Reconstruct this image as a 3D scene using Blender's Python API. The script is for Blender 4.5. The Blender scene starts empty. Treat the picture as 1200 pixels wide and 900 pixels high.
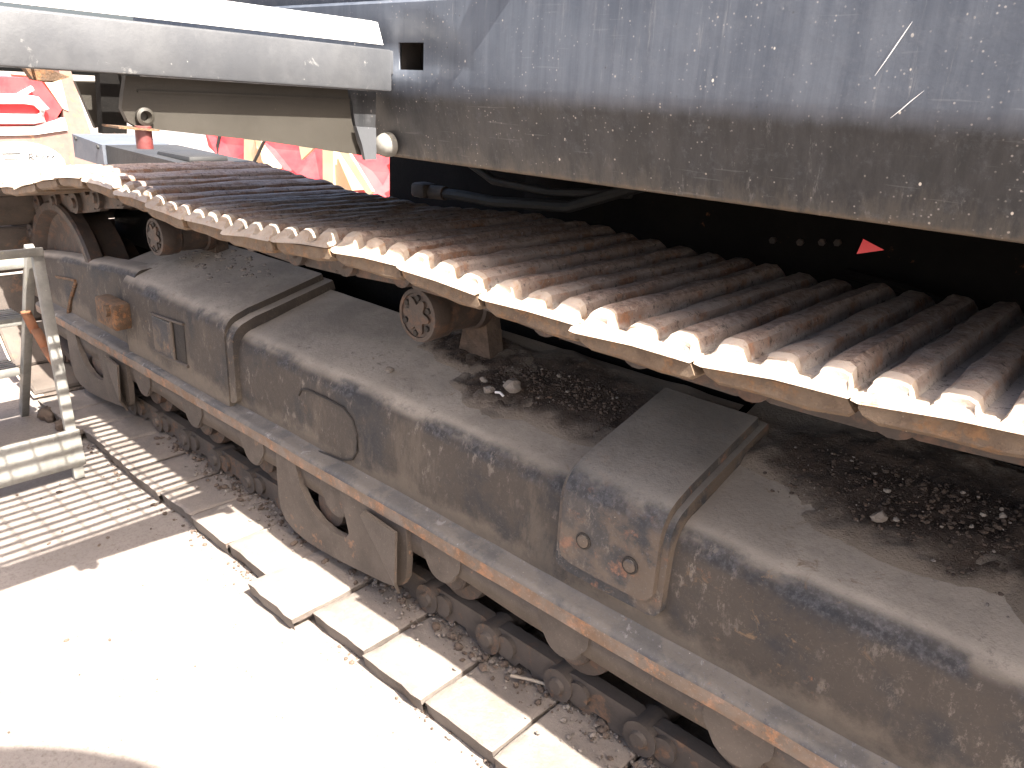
import bpy, bmesh, math, random
from mathutils import Vector, Matrix, noise
rnd = random.Random(7)
sc = bpy.context.scene
col = sc.collection

# ------------------------------------------------------------------ camera
R = [[0.7366859234920402, 0.2694366821814299, -0.6202400538692603],
     [0.6742692231377169, -0.2227839614629862, 0.7040797690916268],
     [0.051525380716105434, -0.9368944341866494, -0.34579467076885173]]
cam = bpy.data.cameras.new('camera')
cam.sensor_width = 36.0
cam.lens = 916.19 / 1200 * 36
cam.clip_start = 0.02
cam.clip_end = 2000
camo = bpy.data.objects.new('camera', cam)
col.objects.link(camo)
m4 = Matrix.Identity(4)
for i in range(3):
    m4[i][0] = R[i][0]; m4[i][1] = -R[i][1]; m4[i][2] = -R[i][2]
m4[2][3] = 1.4
camo.matrix_world = m4
sc.camera = camo

# ------------------------------------------------------------------ light
SUN = Vector((0.77, -0.112, 1.0)).normalized()
w = bpy.data.worlds.new('World'); sc.world = w; w.use_nodes = True
nt = w.node_tree
bg = nt.nodes['Background']
sky = nt.nodes.new('ShaderNodeTexSky')
sky.sky_type = 'NISHITA'; sky.sun_disc = False
sky.sun_elevation = math.asin(SUN.z)
sky.sun_rotation = math.atan2(SUN.x, SUN.y)
sky.dust_density = 7.0; sky.ozone_density = 0.4; sky.air_density = 0.8
nt.links.new(sky.outputs[0], bg.inputs[0])
bg.inputs[1].default_value = 0.10
sl = bpy.data.lights.new('sun', 'SUN'); sl.energy = 5.0; sl.angle = math.radians(0.45)
sl.color = (1.0, 0.945, 0.86)
so = bpy.data.objects.new('sun', sl); col.objects.link(so)
so.rotation_euler = SUN.to_track_quat('Z', 'Y').to_euler()
sc.view_settings.view_transform = 'Standard'
sc.view_settings.look = 'None'
sc.view_settings.gamma = 1
sc.view_settings.exposure = 2.42
sc.cycles.max_bounces = 10
sc.cycles.diffuse_bounces = 6

# ------------------------------------------------------------------ materials
class NT:
    def __init__(s, name):
        s.m = bpy.data.materials.new(name); s.m.use_nodes = True
        s.t = s.m.node_tree; s.n = s.t.nodes; s.l = s.t.links
        s.b = s.n['Principled BSDF']
        tc = s.n.new('ShaderNodeTexCoord'); oi = s.n.new('ShaderNodeObjectInfo')
        mu = s.n.new('ShaderNodeVectorMath'); mu.operation = 'SCALE'
        cb = s.n.new('ShaderNodeCombineXYZ')
        for i in range(3): s.l.new(oi.outputs['Random'], cb.inputs[i])
        s.l.new(cb.outputs[0], mu.inputs[0]); mu.inputs['Scale'].default_value = 7.3
        ad = s.n.new('ShaderNodeVectorMath'); ad.operation = 'ADD'
        s.l.new(tc.outputs['Object'], ad.inputs[0]); s.l.new(mu.outputs[0], ad.inputs[1])
        s.vec = ad.outputs[0]; s.obj = tc.outputs['Object']
    def scaled(s, v3, src=None):
        mp = s.n.new('ShaderNodeMapping'); mp.inputs['Scale'].default_value = v3
        s.l.new(src or s.vec, mp.inputs[0]); return mp.outputs[0]
    def noise(s, scale, detail=6, rough=0.6, vec=None, dist=0.0):
        n = s.n.new('ShaderNodeTexNoise')
        n.inputs['Scale'].default_value = scale; n.inputs['Detail'].default_value = detail
        n.inputs['Roughness'].default_value = rough; n.inputs['Distortion'].default_value = dist
        s.l.new(vec or s.vec, n.inputs['Vector']); return n.outputs[0]
    def voro(s, scale, vec=None):
        n = s.n.new('ShaderNodeTexVoronoi'); n.inputs['Scale'].default_value = scale
        s.l.new(vec or s.vec, n.inputs['Vector']); return n.outputs['Distance']
    def ramp(s, x, a, b, va=0.0, vb=1.0):
        r = s.n.new('ShaderNodeMapRange'); r.inputs[1].default_value = a; r.inputs[2].default_value = b
        r.inputs[3].default_value = va; r.inputs[4].default_value = vb; r.interpolation_type = 'SMOOTHSTEP'
        s.l.new(x, r.inputs[0]); return r.outputs[0]
    def math(s, op, a, b):
        n = s.n.new('ShaderNodeMath'); n.operation = op
        for i, q in enumerate((a, b)):
            if isinstance(q, (int, float)): n.inputs[i].default_value = q
            else: s.l.new(q, n.inputs[i])
        return n.outputs[0]
    def mix(s, f, a, b):
        n = s.n.new('ShaderNodeMix'); n.data_type = 'RGBA'
        for i, q in ((0, f), (6, a), (7, b)):
            if isinstance(q, (int, float)): n.inputs[i].default_value = q
            elif isinstance(q, tuple): n.inputs[i].default_value = (*q[:3], 1)
            else: s.l.new(q, n.inputs[i])
        return n.outputs[2]
    def sep(s, vec):
        n = s.n.new('ShaderNodeSeparateXYZ'); s.l.new(vec, n.inputs[0]); return n.outputs
    def normal_z(s):
        g = s.n.new('ShaderNodeNewGeometry'); return s.sep(g.outputs['Normal'])[2]
    def done(s, c, rough=0.8, metal=0.0, bump=None, bs=0.3, dist=0.004, spec=None):
        if isinstance(c, tuple): s.b.inputs['Base Color'].default_value = (*c, 1)
        else: s.l.new(c, s.b.inputs['Base Color'])
        if isinstance(rough, (int, float)): s.b.inputs['Roughness'].default_value = rough
        else: s.l.new(rough, s.b.inputs['Roughness'])
        if isinstance(metal, (int, float)): s.b.inputs['Metallic'].default_value = metal
        else: s.l.new(metal, s.b.inputs['Metallic'])
        if spec is not None: s.b.inputs['Specular IOR Level'].default_value = spec
        if bump is not None:
            bn = s.n.new('ShaderNodeBump'); bn.inputs['Strength'].default_value = bs
            bn.inputs['Distance'].default_value = dist
            s.l.new(bump, bn.inputs['Height']); s.l.new(bn.outputs[0], s.b.inputs['Normal'])
        return s.m

def grime(name, paint, paint2, dust, rust=(0.22, 0.09, 0.035), dust_amt=0.55, rust_amt=0.56, rough=0.75,
          sc1=5, bump=0.35, metal=0.0, topdust=True, chips=None, flow=False, top=None, pits=None, valley=None, ledge=None, pk=0.8, lo=0.38, hi=0.62):
    n = NT(name)
    a = n.noise(sc1, 7, 0.65)
    c = n.mix(n.ramp(a, lo, hi), paint, paint2)
    fine = n.noise(55, 8, 0.75)
    if chips:
        c = n.mix(n.ramp(n.noise(19, 8, 0.72, dist=0.6), 0.60, 0.66), c, chips)
    rmask = n.ramp(n.math('ADD', n.noise(sc1 * 1.7, 9, 0.7), n.math('MULTIPLY', fine, 0.12)), rust_amt, rust_amt + 0.09)
    rcol = n.mix(n.ramp(fine, 0.35, 0.7), rust, tuple(min(1, q * 1.9) for q in rust))
    c = n.mix(rmask, c, rcol)
    vec = n.scaled((1, 1, 0.25)) if flow else None
    dn = n.ramp(n.noise(sc1 * 0.8, 8, 0.68, vec=vec), 0.30, 0.72)
    if topdust:
        up = n.ramp(n.normal_z(), 0.15, 0.9)
        dn = n.math('MULTIPLY', n.math('ADD', n.math('MULTIPLY', up, 0.75), n.math('MULTIPLY', dn, 0.8)), dust_amt)
    else:
        dn = n.math('MULTIPLY', dn, dust_amt)
    dc = n.mix(fine, tuple(q * 0.72 for q in dust), tuple(min(1, q * 1.25) for q in dust))
    c = n.mix(dn, c, dc)
    c = n.mix(n.math('MULTIPLY', n.ramp(n.voro(60), 0.10, 0.04), n.ramp(n.noise(9, 3), 0.55, 0.7)), c, tuple(min(1, q * 2.0) for q in dust))
    if top:
        up = n.ramp(n.math('ADD', n.normal_z(), n.math('MULTIPLY', n.math('SUBTRACT', n.noise(4, 6, 0.6), 0.5), 0.55)), 0.38, 0.93)
        tc = n.mix(n.ramp(n.noise(3.0, 7, 0.65), 0.35, 0.65), tuple(q * 0.66 for q in top), top)
        tc = n.mix(n.math('MULTIPLY', n.ramp(n.noise(120, 5, 0.8), 0.52, 0.7), 0.5), tc, tuple(q * 0.5 for q in top))
        c = n.mix(n.math('MULTIPLY', up, 0.9), c, tc)
        nzv = n.normal_z()
        sh = n.math('MULTIPLY', n.ramp(nzv, 0.12, 0.35), n.ramp(nzv, 0.90, 0.66))
        wm = n.ramp(n.math('ADD', n.noise(3.1, 6, 0.62), n.math('MULTIPLY', n.noise(40, 7, 0.75), 0.16)), 0.53, 0.63)
        wc = n.mix(n.ramp(n.noise(70, 6, 0.75), 0.4, 0.66), tuple(q * 0.95 for q in paint), (0.085, 0.084, 0.092))
        c = n.mix(n.math('MULTIPLY', n.math('MULTIPLY', sh, wm), 0.75), c, wc)
        fl = n.math('MULTIPLY', n.ramp(n.noise(1.0, 8, 0.78, vec=n.scaled((40, 40, 20))), 0.545, 0.64), n.ramp(n.noise(3.6, 5, 0.7), 0.42, 0.60))
        c = n.mix(n.math('MULTIPLY', fl, 0.75), c, (0.21, 0.178, 0.148))
        oc = n.math('MULTIPLY', n.ramp(n.noise(21, 8, 0.75, dist=0.8), 0.58, 0.67), n.ramp(n.noise(2.6, 3), 0.47, 0.60))
        c = n.mix(n.math('MULTIPLY', oc, 0.75), c, (0.21, 0.135, 0.075))
    if pits:
        pm = n.ramp(n.noise(70, 9, 0.82), 0.55, 0.64)
        c = n.mix(n.math('MULTIPLY', pm, n.ramp(n.noise(11, 6, 0.75), 0.44, 0.66, 0.0, pk)), c, pits)
        pm2 = n.ramp(n.noise(140, 6, 0.8, dist=0.4), 0.56, 0.64)
        c = n.mix(n.math('MULTIPLY', pm2, 0.4 * pk), c, tuple(min(1, q * 6 + 0.05) for q in pits))
    if ledge:
        zz = n.sep(n.obj)[2]
        lm = n.ramp(n.math('ADD', zz, n.math('MULTIPLY', n.math('SUBTRACT', n.noise(5, 8, 0.72), 0.5), 0.30)), 0.47, 0.40)
        c = n.mix(n.math('MULTIPLY', lm, 0.75), c, n.mix(n.noise(50, 6, 0.75), tuple(q * 0.6 for q in ledge), ledge))
        sm = n.ramp(n.noise(1.0, 7, 0.75, vec=n.scaled((7, 7, 2.2))), 0.54, 0.66)
        c = n.mix(n.math('MULTIPLY', sm, n.ramp(n.normal_z(), 0.5, 0.2, 0.0, 0.55)), c, tuple(q * 0.62 for q in ledge))
    if valley:
        vm = n.math('MULTIPLY', n.ramp(n.math('ADD', n.sep(n.obj)[2], n.math('MULTIPLY', n.math('SUBTRACT', n.noise(30, 7, 0.7), 0.5), 0.024)), 0.048, 0.036), n.ramp(n.noise(9, 6, 0.7), 0.30, 0.50))
        c = n.mix(n.math('MULTIPLY', vm, 0.85), c, n.mix(n.noise(75, 6, 0.8), tuple(q * 0.55 for q in valley), valley))
        tm = n.math('MULTIPLY', n.ramp(n.math('ADD', n.sep(n.obj)[2], n.math('MULTIPLY', n.math('SUBTRACT', n.noise(45, 7, 0.75), 0.5), 0.02)), 0.056, 0.063), 0.75)
        c = n.mix(tm, c, n.mix(n.ramp(n.noise(60, 7, 0.8), 0.42, 0.62), (0.17, 0.10, 0.072), (0.42, 0.32, 0.265)))
        c = n.mix(n.math('MULTIPLY', n.ramp(n.noise(62, 8, 0.85), 0.54, 0.62), 0.85), c, (0.028, 0.017, 0.013))
        c = n.mix(n.math('MULTIPLY', n.ramp(n.noise(48, 8, 0.85, dist=0.7), 0.58, 0.65), 0.8), c, (0.50, 0.44, 0.40))
    h = n.math('ADD', n.math('ADD', n.noise(34, 9, 0.75), n.math('MULTIPLY', n.noise(7, 4), 0.35)), n.math('MULTIPLY', n.noise(150, 4, 0.7), 0.35))
    return n.done(c, n.math('ADD', rough - 0.15, n.math('MULTIPLY', fine, 0.3)), metal, h, bump, 0.007)

M = {}
DUST = (0.23, 0.195, 0.165)
M['frame'] = grime('dusty_frame_paint', (0.019, 0.021, 0.026), (0.050, 0.040, 0.033), (0.080, 0.064, 0.051), ledge=(0.20, 0.16, 0.122), dust_amt=0.6, rust_amt=0.69, sc1=4.5, topdust=False, top=(0.55, 0.465, 0.375), pits=(0.045, 0.038, 0.034), pk=0.3, lo=0.36, hi=0.52)
M['pad'] = grime('worn_cover_paint', (0.024, 0.027, 0.033), (0.105, 0.078, 0.058), (0.16, 0.13, 0.105), rust=(0.15, 0.07, 0.042), dust_amt=0.4, rust_amt=0.60, sc1=7, topdust=False, top=(0.30, 0.265, 0.225), pits=(0.03, 0.03, 0.033), pk=0.6, lo=0.44, hi=0.56)
M['rail'] = grime('scuffed_rail', (0.036, 0.041, 0.050), (0.11, 0.098, 0.088), (0.25, 0.215, 0.18), rust=(0.17, 0.085, 0.045), dust_amt=0.38, rust_amt=0.68, sc1=9, chips=(0.27, 0.26, 0.26), pits=(0.035, 0.035, 0.04), lo=0.45, hi=0.55)
M['rail_edge'] = grime('rusty_rail_edge', (0.165, 0.092, 0.048), (0.135, 0.095, 0.066), DUST, rust=(0.19, 0.09, 0.042), dust_amt=0.6, rust_amt=0.57, sc1=14, topdust=False, pits=(0.07, 0.05, 0.04))
M['shoe'] = grime('rusty_shoe_steel', (0.22, 0.15, 0.117), (0.33, 0.248, 0.205), (0.44, 0.37, 0.315), rust=(0.17, 0.075, 0.035), dust_amt=0.45, rust_amt=0.55, sc1=9, rough=0.62, bump=1.0, chips=(0.24, 0.21, 0.195), pits=(0.035, 0.022, 0.018), valley=(0.60, 0.535, 0.485))
M['shoe_end'] = grime('worn_shoe_end', (0.46, 0.38, 0.31), (0.36, 0.27, 0.20), (0.48, 0.40, 0.33), rust=(0.20, 0.105, 0.05), dust_amt=0.6, rust_amt=0.60, pits=(0.10, 0.055, 0.03), pk=0.8, sc1=16, rough=0.6, bump=0.4)
M['skirt'] = grime('brown_mud_rust', (0.145, 0.095, 0.058), (0.095, 0.062, 0.040), (0.24, 0.18, 0.125), rust=(0.13, 0.066, 0.028), dust_amt=0.55, rust_amt=0.57, sc1=18, bump=0.9, topdust=False, pits=(0.04, 0.025, 0.015))
M['lower_shoe'] = grime('dusty_lower_shoe', (0.050, 0.040, 0.034), (0.115, 0.094, 0.080), (0.23, 0.195, 0.168), rust=(0.075, 0.05, 0.036), dust_amt=0.7, rust_amt=0.60, sc1=7, bump=0.8, pits=(0.04, 0.031, 0.027), pk=0.6)
M['link'] = grime('dusty_chain_link', (0.040, 0.031, 0.026), (0.062, 0.048, 0.040), (0.11, 0.088, 0.072), rust=(0.085, 0.046, 0.026), dust_amt=0.6, rust_amt=0.6, sc1=8)
M['roller'] = grime('brown_roller', (0.034, 0.024, 0.020), (0.054, 0.039, 0.032), (0.085, 0.066, 0.055), rust=(0.062, 0.034, 0.022), dust_amt=0.4, rust_amt=0.56, sc1=12, rough=0.6)
M['guard'] = grime('dusty_guard', (0.060, 0.047, 0.038), (0.085, 0.067, 0.054), (0.135, 0.108, 0.087), rust=(0.16, 0.085, 0.05), dust_amt=0.6, rust_amt=0.66, sc1=8, pits=(0.06, 0.048, 0.04), pk=0.3)
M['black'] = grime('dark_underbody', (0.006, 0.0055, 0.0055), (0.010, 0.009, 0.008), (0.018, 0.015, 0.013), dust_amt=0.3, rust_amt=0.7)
M['soil'] = grime('dark_soil', (0.050, 0.034, 0.026), (0.105, 0.074, 0.056), (0.16, 0.122, 0.095), rust=(0.07, 0.045, 0.03), dust_amt=0.35, rust_amt=0.6, sc1=20, bump=0.8, rough=0.95)
M['pale_soil'] = grime('pale_dust', (0.20, 0.17, 0.145), (0.25, 0.215, 0.185), (0.28, 0.24, 0.205), rust=(0.15, 0.12, 0.10), dust_amt=0.5, rust_amt=0.7, sc1=14, bump=0.5, rough=0.95)
M['stone'] = grime('grey_stone', (0.20, 0.17, 0.15), (0.28, 0.25, 0.22), (0.3, 0.26, 0.22), dust_amt=0.4, rust_amt=0.8, sc1=20, bump=0.6, rough=0.9)
M['rusty_lug'] = grime('rusty_lug', (0.07, 0.038, 0.02), (0.11, 0.062, 0.034), (0.2, 0.145, 0.1), rust=(0.14, 0.06, 0.022), dust_amt=0.45, rust_amt=0.55, sc1=25, bump=0.8)
M['dark_gap'] = grime('oily_gap', (0.016, 0.013, 0.012), (0.03, 0.024, 0.02), (0.06, 0.05, 0.04), dust_amt=0.2, rust_amt=0.8)
M['step'] = grime('galvanised_step', (0.052, 0.055, 0.062), (0.070, 0.073, 0.080), (0.10, 0.10, 0.10), rust=(0.09, 0.08, 0.07), dust_amt=0.25, rust_amt=0.80, rough=0.5, bump=0.12, flow=True, topdust=False, sc1=11, chips=(0.17, 0.17, 0.17))
M['nosing'] = grime('bright_step', (0.40, 0.41, 0.42), (0.48, 0.48, 0.48), (0.5, 0.48, 0.45), rust=(0.3, 0.25, 0.2), dust_amt=0.25, rust_amt=0.85, rough=0.45, bump=0.1)  # paler than the step front
M['bracket'] = grime('olive_bracket', (0.027, 0.0235, 0.0185), (0.034, 0.030, 0.024), (0.045, 0.039, 0.032), rust=(0.06, 0.038, 0.02), dust_amt=0.4, rust_amt=0.8, rough=0.55, bump=0.1)
M['steel'] = grime('grey_steel', (0.32, 0.31, 0.30), (0.4, 0.39, 0.38), (0.4, 0.36, 0.3), dust_amt=0.3, rust_amt=0.75, rough=0.4, bump=0.1, metal=0.3)
M['ladder'] = grime('weathered_aluminium', (0.215, 0.21, 0.195), (0.145, 0.14, 0.13), (0.25, 0.235, 0.20), rust=(0.17, 0.165, 0.11), dust_amt=0.5, rust_amt=0.66, rough=0.5, bump=0.2, sc1=14)
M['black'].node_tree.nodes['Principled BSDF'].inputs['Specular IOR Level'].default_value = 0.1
M['red'] = grime('red_paint', (0.46, 0.024, 0.032), (0.54, 0.045, 0.05), (0.35, 0.12, 0.10), rust=(0.3, 0.05, 0.03), dust_amt=0.15, rust_amt=0.8, rough=0.35, bump=0.03)
M['cream'] = grime('cream_paint', (0.52, 0.41, 0.24), (0.56, 0.46, 0.30), (0.5, 0.42, 0.32), dust_amt=0.2, rust_amt=0.85, rough=0.5, bump=0.05)
M['white'] = grime('white_paint', (0.74, 0.72, 0.70), (0.8, 0.78, 0.76), (0.6, 0.55, 0.5), dust_amt=0.2, rust_amt=0.85, rough=0.45, bump=0.05)
M['pinkish'] = grime('faded_pink_steel', (0.17, 0.095, 0.08), (0.13, 0.08, 0.068), (0.2, 0.14, 0.12), rust=(0.2, 0.10, 0.05), dust_amt=0.4, rust_amt=0.6, rough=0.6, bump=0.2, sc1=9)
M['blue_grey'] = grime('blue_grey_plastic', (0.07, 0.08, 0.10), (0.09, 0.10, 0.12), (0.12, 0.12, 0.12), dust_amt=0.2, rust_amt=0.9, rough=0.5, bump=0.05)
M['orange'] = grime('orange_strap', (0.26, 0.085, 0.03), (0.22, 0.075, 0.03), (0.25, 0.16, 0.10), dust_amt=0.3, rust_amt=0.9, rough=0.8)
M['rubber'] = grime('black_rubber', (0.015, 0.015, 0.016), (0.025, 0.025, 0.025), (0.06, 0.055, 0.05), dust_amt=0.2, rust_amt=0.9, rough=0.6)
M['wood'] = grime('dry_stick', (0.24, 0.19, 0.15), (0.30, 0.25, 0.2), (0.3, 0.26, 0.2), dust_amt=0.3, rust_amt=0.9, sc1=20)
M['cyl_red'] = grime('red_cylinder', (0.10, 0.016, 0.018), (0.14, 0.03, 0.03), (0.25, 0.18, 0.15), dust_amt=0.35, rust_amt=0.8, rough=0.4)

def panel_mat(name, c0, c1, lower):
    n = NT(name)
    v = n.scaled((26, 26, 1.6)); st = n.noise(1.6, 7, 0.7, vec=v)
    big = n.noise(3.2, 6, 0.6)
    c = n.mix(n.ramp(n.math('ADD', n.math('MULTIPLY', st, 0.5), n.math('MULTIPLY', big, 0.5)), 0.38, 0.62), c0, c1)
    # painted shade below the fold, then dried run-off streaks and splashes of mud
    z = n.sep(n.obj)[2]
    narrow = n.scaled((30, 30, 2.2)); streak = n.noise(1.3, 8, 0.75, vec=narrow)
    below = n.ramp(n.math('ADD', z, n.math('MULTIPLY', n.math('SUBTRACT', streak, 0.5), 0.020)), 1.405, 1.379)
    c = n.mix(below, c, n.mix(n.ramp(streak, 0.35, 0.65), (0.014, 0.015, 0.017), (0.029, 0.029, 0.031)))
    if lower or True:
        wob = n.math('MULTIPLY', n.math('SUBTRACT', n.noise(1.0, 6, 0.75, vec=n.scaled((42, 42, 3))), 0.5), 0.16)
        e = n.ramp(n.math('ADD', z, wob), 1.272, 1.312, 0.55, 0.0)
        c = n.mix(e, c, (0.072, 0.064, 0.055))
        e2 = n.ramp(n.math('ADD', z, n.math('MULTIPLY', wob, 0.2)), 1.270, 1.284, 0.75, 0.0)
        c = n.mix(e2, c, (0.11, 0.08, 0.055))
    c = n.mix(n.math('MULTIPLY', n.ramp(n.noise(1.0, 8, 0.8, vec=n.scaled((70, 70, 5))), 0.58, 0.72), 0.35), c, (0.26, 0.25, 0.24))
    sp = n.math('MULTIPLY', n.ramp(n.voro(30, n.scaled((1, 1, 0.75))), 0.062, 0.035), n.ramp(n.noise(9, 4, 0.7), 0.45, 0.55))
    c = n.mix(sp, c, (0.52, 0.47, 0.41))
    sp2 = n.math('MULTIPLY', n.ramp(n.voro(120), 0.20, 0.08), n.ramp(n.noise(17, 5, 0.75), 0.47, 0.60))
    c = n.mix(n.math('MULTIPLY', sp2, 0.6), c, (0.34, 0.31, 0.29))
    sp3 = n.math('MULTIPLY', n.ramp(n.voro(64), 0.13, 0.06), n.ramp(n.noise(12, 5, 0.75), 0.48, 0.58))
    c = n.mix(n.math('MULTIPLY', sp3, 0.7), c, n.mix(n.ramp(n.noise(31, 2), 0.45, 0.55), (0.03, 0.028, 0.026), (0.42, 0.37, 0.32)))
    mott = n.ramp(n.noise(48, 8, 0.8), 0.50, 0.68)
    c = n.mix(n.math('MULTIPLY', mott, 0.14), c, (0.18, 0.185, 0.20))
    scr = n.ramp(n.noise(1.0, 3, 0.5, vec=n.scaled((9, 9, 190))), 0.66, 0.72)
    c = n.mix(n.math('MULTIPLY', scr, 0.10), c, (0.3, 0.3, 0.3))
    return n.done(c, n.ramp(n.noise(24, 7, 0.7), 0.3, 0.7, 0.38, 0.62), 0.0, n.math('ADD', n.noise(60, 8, 0.7), n.noise(5, 3)), 0.12, 0.004)
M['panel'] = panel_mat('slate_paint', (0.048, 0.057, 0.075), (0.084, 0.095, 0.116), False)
M['panel_low'] = panel_mat('slate_paint_shaded_mud_splashed', (0.017, 0.0175, 0.019), (0.030, 0.030, 0.031), True)  # darker copy of the slate paint, shade put into its colour

def ground_mat():
    n = NT('pale_concrete')
    c = n.mix(n.ramp(n.noise(1.2, 8, 0.65), 0.35, 0.65), (0.19, 0.163, 0.143), (0.25, 0.218, 0.193))
    c = n.mix(n.ramp(n.noise(90, 6, 0.8), 0.45, 0.7), c, (0.16, 0.13, 0.11))
    sp = n.math('MULTIPLY', n.ramp(n.voro(45), 0.16, 0.08), n.ramp(n.noise(16, 4), 0.55, 0.62))
    c = n.mix(sp, c, (0.09, 0.075, 0.065))
    return n.done(c, 0.95, 0.0, n.math('ADD', n.noise(70, 8, 0.75), n.noise(9, 4)), 0.5, 0.006)
M['ground'] = ground_mat()

# ------------------------------------------------------------------ helpers
def link(o, parent=None, mat=None, smooth=35):
    col.objects.link(o)
    if parent:
        o.parent = parent
        o.matrix_parent_inverse = PINV.get(parent.name, Matrix.Identity(4))
    if mat:
        for q in (mat if isinstance(mat, (list, tuple)) else [mat]): o.data.materials.append(M[q])
    if smooth and o.type == 'MESH':
        me = o.data
        me.polygons.foreach_set('use_smooth', [True] * len(me.polygons))
        me.set_sharp_from_angle(angle=math.radians(smooth))
    return o
PINV = {}
def empty(name, loc, label, cat, group=None):
    o = bpy.data.objects.new(name, None); col.objects.link(o)
    o.location = loc; o.empty_display_size = 0.1
    o['label'] = label; o['category'] = cat
    if group: o['group'] = group
    PINV[o.name] = Matrix.Translation(-Vector(loc))
    return o
def tag(o, label, cat, group=None):
    o['label'] = label; o['category'] = cat
    if group: o['group'] = group
    return o
def mesh(name, v, f, mat, parent=None, smooth=35, kind=None):
    me = bpy.data.meshes.new(name); me.from_pydata([tuple(q) for q in v], [], f); me.update()
    o = bpy.data.objects.new(name, me); link(o, parent, mat, smooth)
    if kind: o['kind'] = kind
    return o
def bmo(name, bm, mat, parent=None, smooth=35, kind=None):
    bmesh.ops.recalc_face_normals(bm, faces=bm.faces)
    me = bpy.data.meshes.new(name); bm.to_mesh(me); bm.free()
    o = bpy.data.objects.new(name, me); link(o, parent, mat, smooth)
    if kind: o['kind'] = kind
    return o
def b_box(bm, lo, hi, bev=0.0, rot=None, seg=2):
    lo, hi = Vector(lo), Vector(hi); c = (lo + hi) / 2; s = hi - lo
    r = bmesh.ops.create_cube(bm, size=1.0)
    vs = r['verts']
    for q in vs:
        q.co = Vector((q.co.x * s.x, q.co.y * s.y, q.co.z * s.z))
    if bev:
        es = list({e for q in vs for e in q.link_edges})
        rr = bmesh.ops.bevel(bm, geom=es, offset=bev, segments=seg, affect='EDGES', profile=0.5)
        vs = list({q for f in rr['faces'] for q in f.verts} | {q for q in vs if q.is_valid})
    for q in vs:
        q.co = (rot @ q.co if rot else q.co) + c
    return vs
def b_cyl(bm, p0, p1, r0, r1=None, n=20, caps=True):
    p0, p1 = Vector(p0), Vector(p1); d = p1 - p0; r1 = r0 if r1 is None else r1
    q = d.to_track_quat('Z', 'Y')
    a = [bm.verts.new(p0 + q @ Vector((r0 * math.cos(2 * math.pi * i / n), r0 * math.sin(2 * math.pi * i / n), 0))) for i in range(n)]
    b = [bm.verts.new(p1 + q @ Vector((r1 * math.cos(2 * math.pi * i / n), r1 * math.sin(2 * math.pi * i / n), 0))) for i in range(n)]
    for i in range(n): bm.faces.new((a[i], a[(i + 1) % n], b[(i + 1) % n], b[i]))
    if caps: bm.faces.new(a[::-1]); bm.faces.new(b)
    return a + b
def b_lathe(bm, o, axis, prof, n=32, caps=True):
    o, axis = Vector(o), Vector(axis); q = axis.to_track_quat('Z', 'Y'); rings = []
    for (r, h) in prof:
        rings.append([bm.verts.new(o + q @ Vector((r * math.cos(2 * math.pi * i / n), r * math.sin(2 * math.pi * i / n), h))) for i in range(n)])
    for A, B in zip(rings, rings[1:]):
        for i in range(n): bm.faces.new((A[i], A[(i + 1) % n], B[(i + 1) % n], B[i]))
    if caps: bm.faces.new(rings[0][::-1]); bm.faces.new(rings[-1])
def b_prism(bm, pts, axis, a, b):
    """pts 2D in the plane normal to axis ('x': (y,z), 'y': (x,z), 'z': (x,y))"""
    def P(p, t):
        return {'x': (t, p[0], p[1]), 'y': (p[0], t, p[1]), 'z': (p[0], p[1], t)}[axis]
    A = [bm.verts.new(P(p, a)) for p in pts]; B = [bm.verts.new(P(p, b)) for p in pts]
    n = len(pts)
    bm.faces.new(A[::-1]); bm.faces.new(B)
    for i in range(n): bm.faces.new((A[i], A[(i + 1) % n], B[(i + 1) % n], B[i]))
    return A + B
def b_tube(bm, pts, r, n=8):
    pts = [Vector(p) for p in pts]; rings = []
    for i, p in enumerate(pts):
        d = (pts[min(i + 1, len(pts) - 1)] - pts[max(i - 1, 0)]).normalized(); q = d.to_track_quat('Z', 'Y')
        rings.append([bm.verts.new(p + q @ Vector((r * math.cos(2 * math.pi * k / n), r * math.sin(2 * math.pi * k / n), 0))) for k in range(n)])
    for A, B in zip(rings, rings[1:]):
        for i in range(n):
            try: bm.faces.new((A[i], A[(i + 1) % n], B[(i + 1) % n], B[i]))
            except ValueError: pass
    bm.faces.new(rings[0][::-1]); bm.faces.new(rings[-1])
def nz(p, s=1.0, k=0.0): return noise.noise(Vector((p[0] * s + k, p[1] * s, p[2] * s)))
def loft(name, prof, xs, mat, parent=None, amp=0.003, smooth=35, close=True, slot=None):
    """prof: list of (y, z); swept along x with a little unevenness; slot(i)->material slot of strip i"""
    v = []; f = []; n = len(prof); ms = []
    for x in xs:
        for (y, z) in prof:
            d = amp * (nz((x, y, z), 4, 3.1) + 0.5 * nz((x, y, z), 13, 8.2)); e = amp * (nz((x, y, z), 5, 17.0) + 0.5 * nz((x, y, z), 14, 5))
            v.append((x, y + d, z + e))
    for i in range(len(xs) - 1):
        for j in range(n if close else n - 1):
            k = (j + 1) % n
            f.append((i * n + j, i * n + k, (i + 1) * n + k, (i + 1) * n + j)); ms.append(slot(j) if slot else 0)
    if close:
        f.append(tuple(range(n))[::-1]); f.append(tuple((len(xs) - 1) * n + j for j in range(n))); ms += [0, 0]
    bm = bmesh.new(); vv = [bm.verts.new(q) for q in v]
    for q, s in zip(f, ms):
        fc = bm.faces.new([vv[k] for k in q]); fc.material_index = s
    return bmo(name, bm, mat, parent, smooth)
def lin(a, b, n): return [a + (b - a) * i / (n - 1) for i in range(n)]
def arc(c, r, a0, a1, n): return [(c[0] + r * math.cos(math.radians(a0 + (a1 - a0) * i / (n - 1))), c[1] + r * math.sin(math.radians(a0 + (a1 - a0) * i / (n - 1)))) for i in range(n)]

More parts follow.
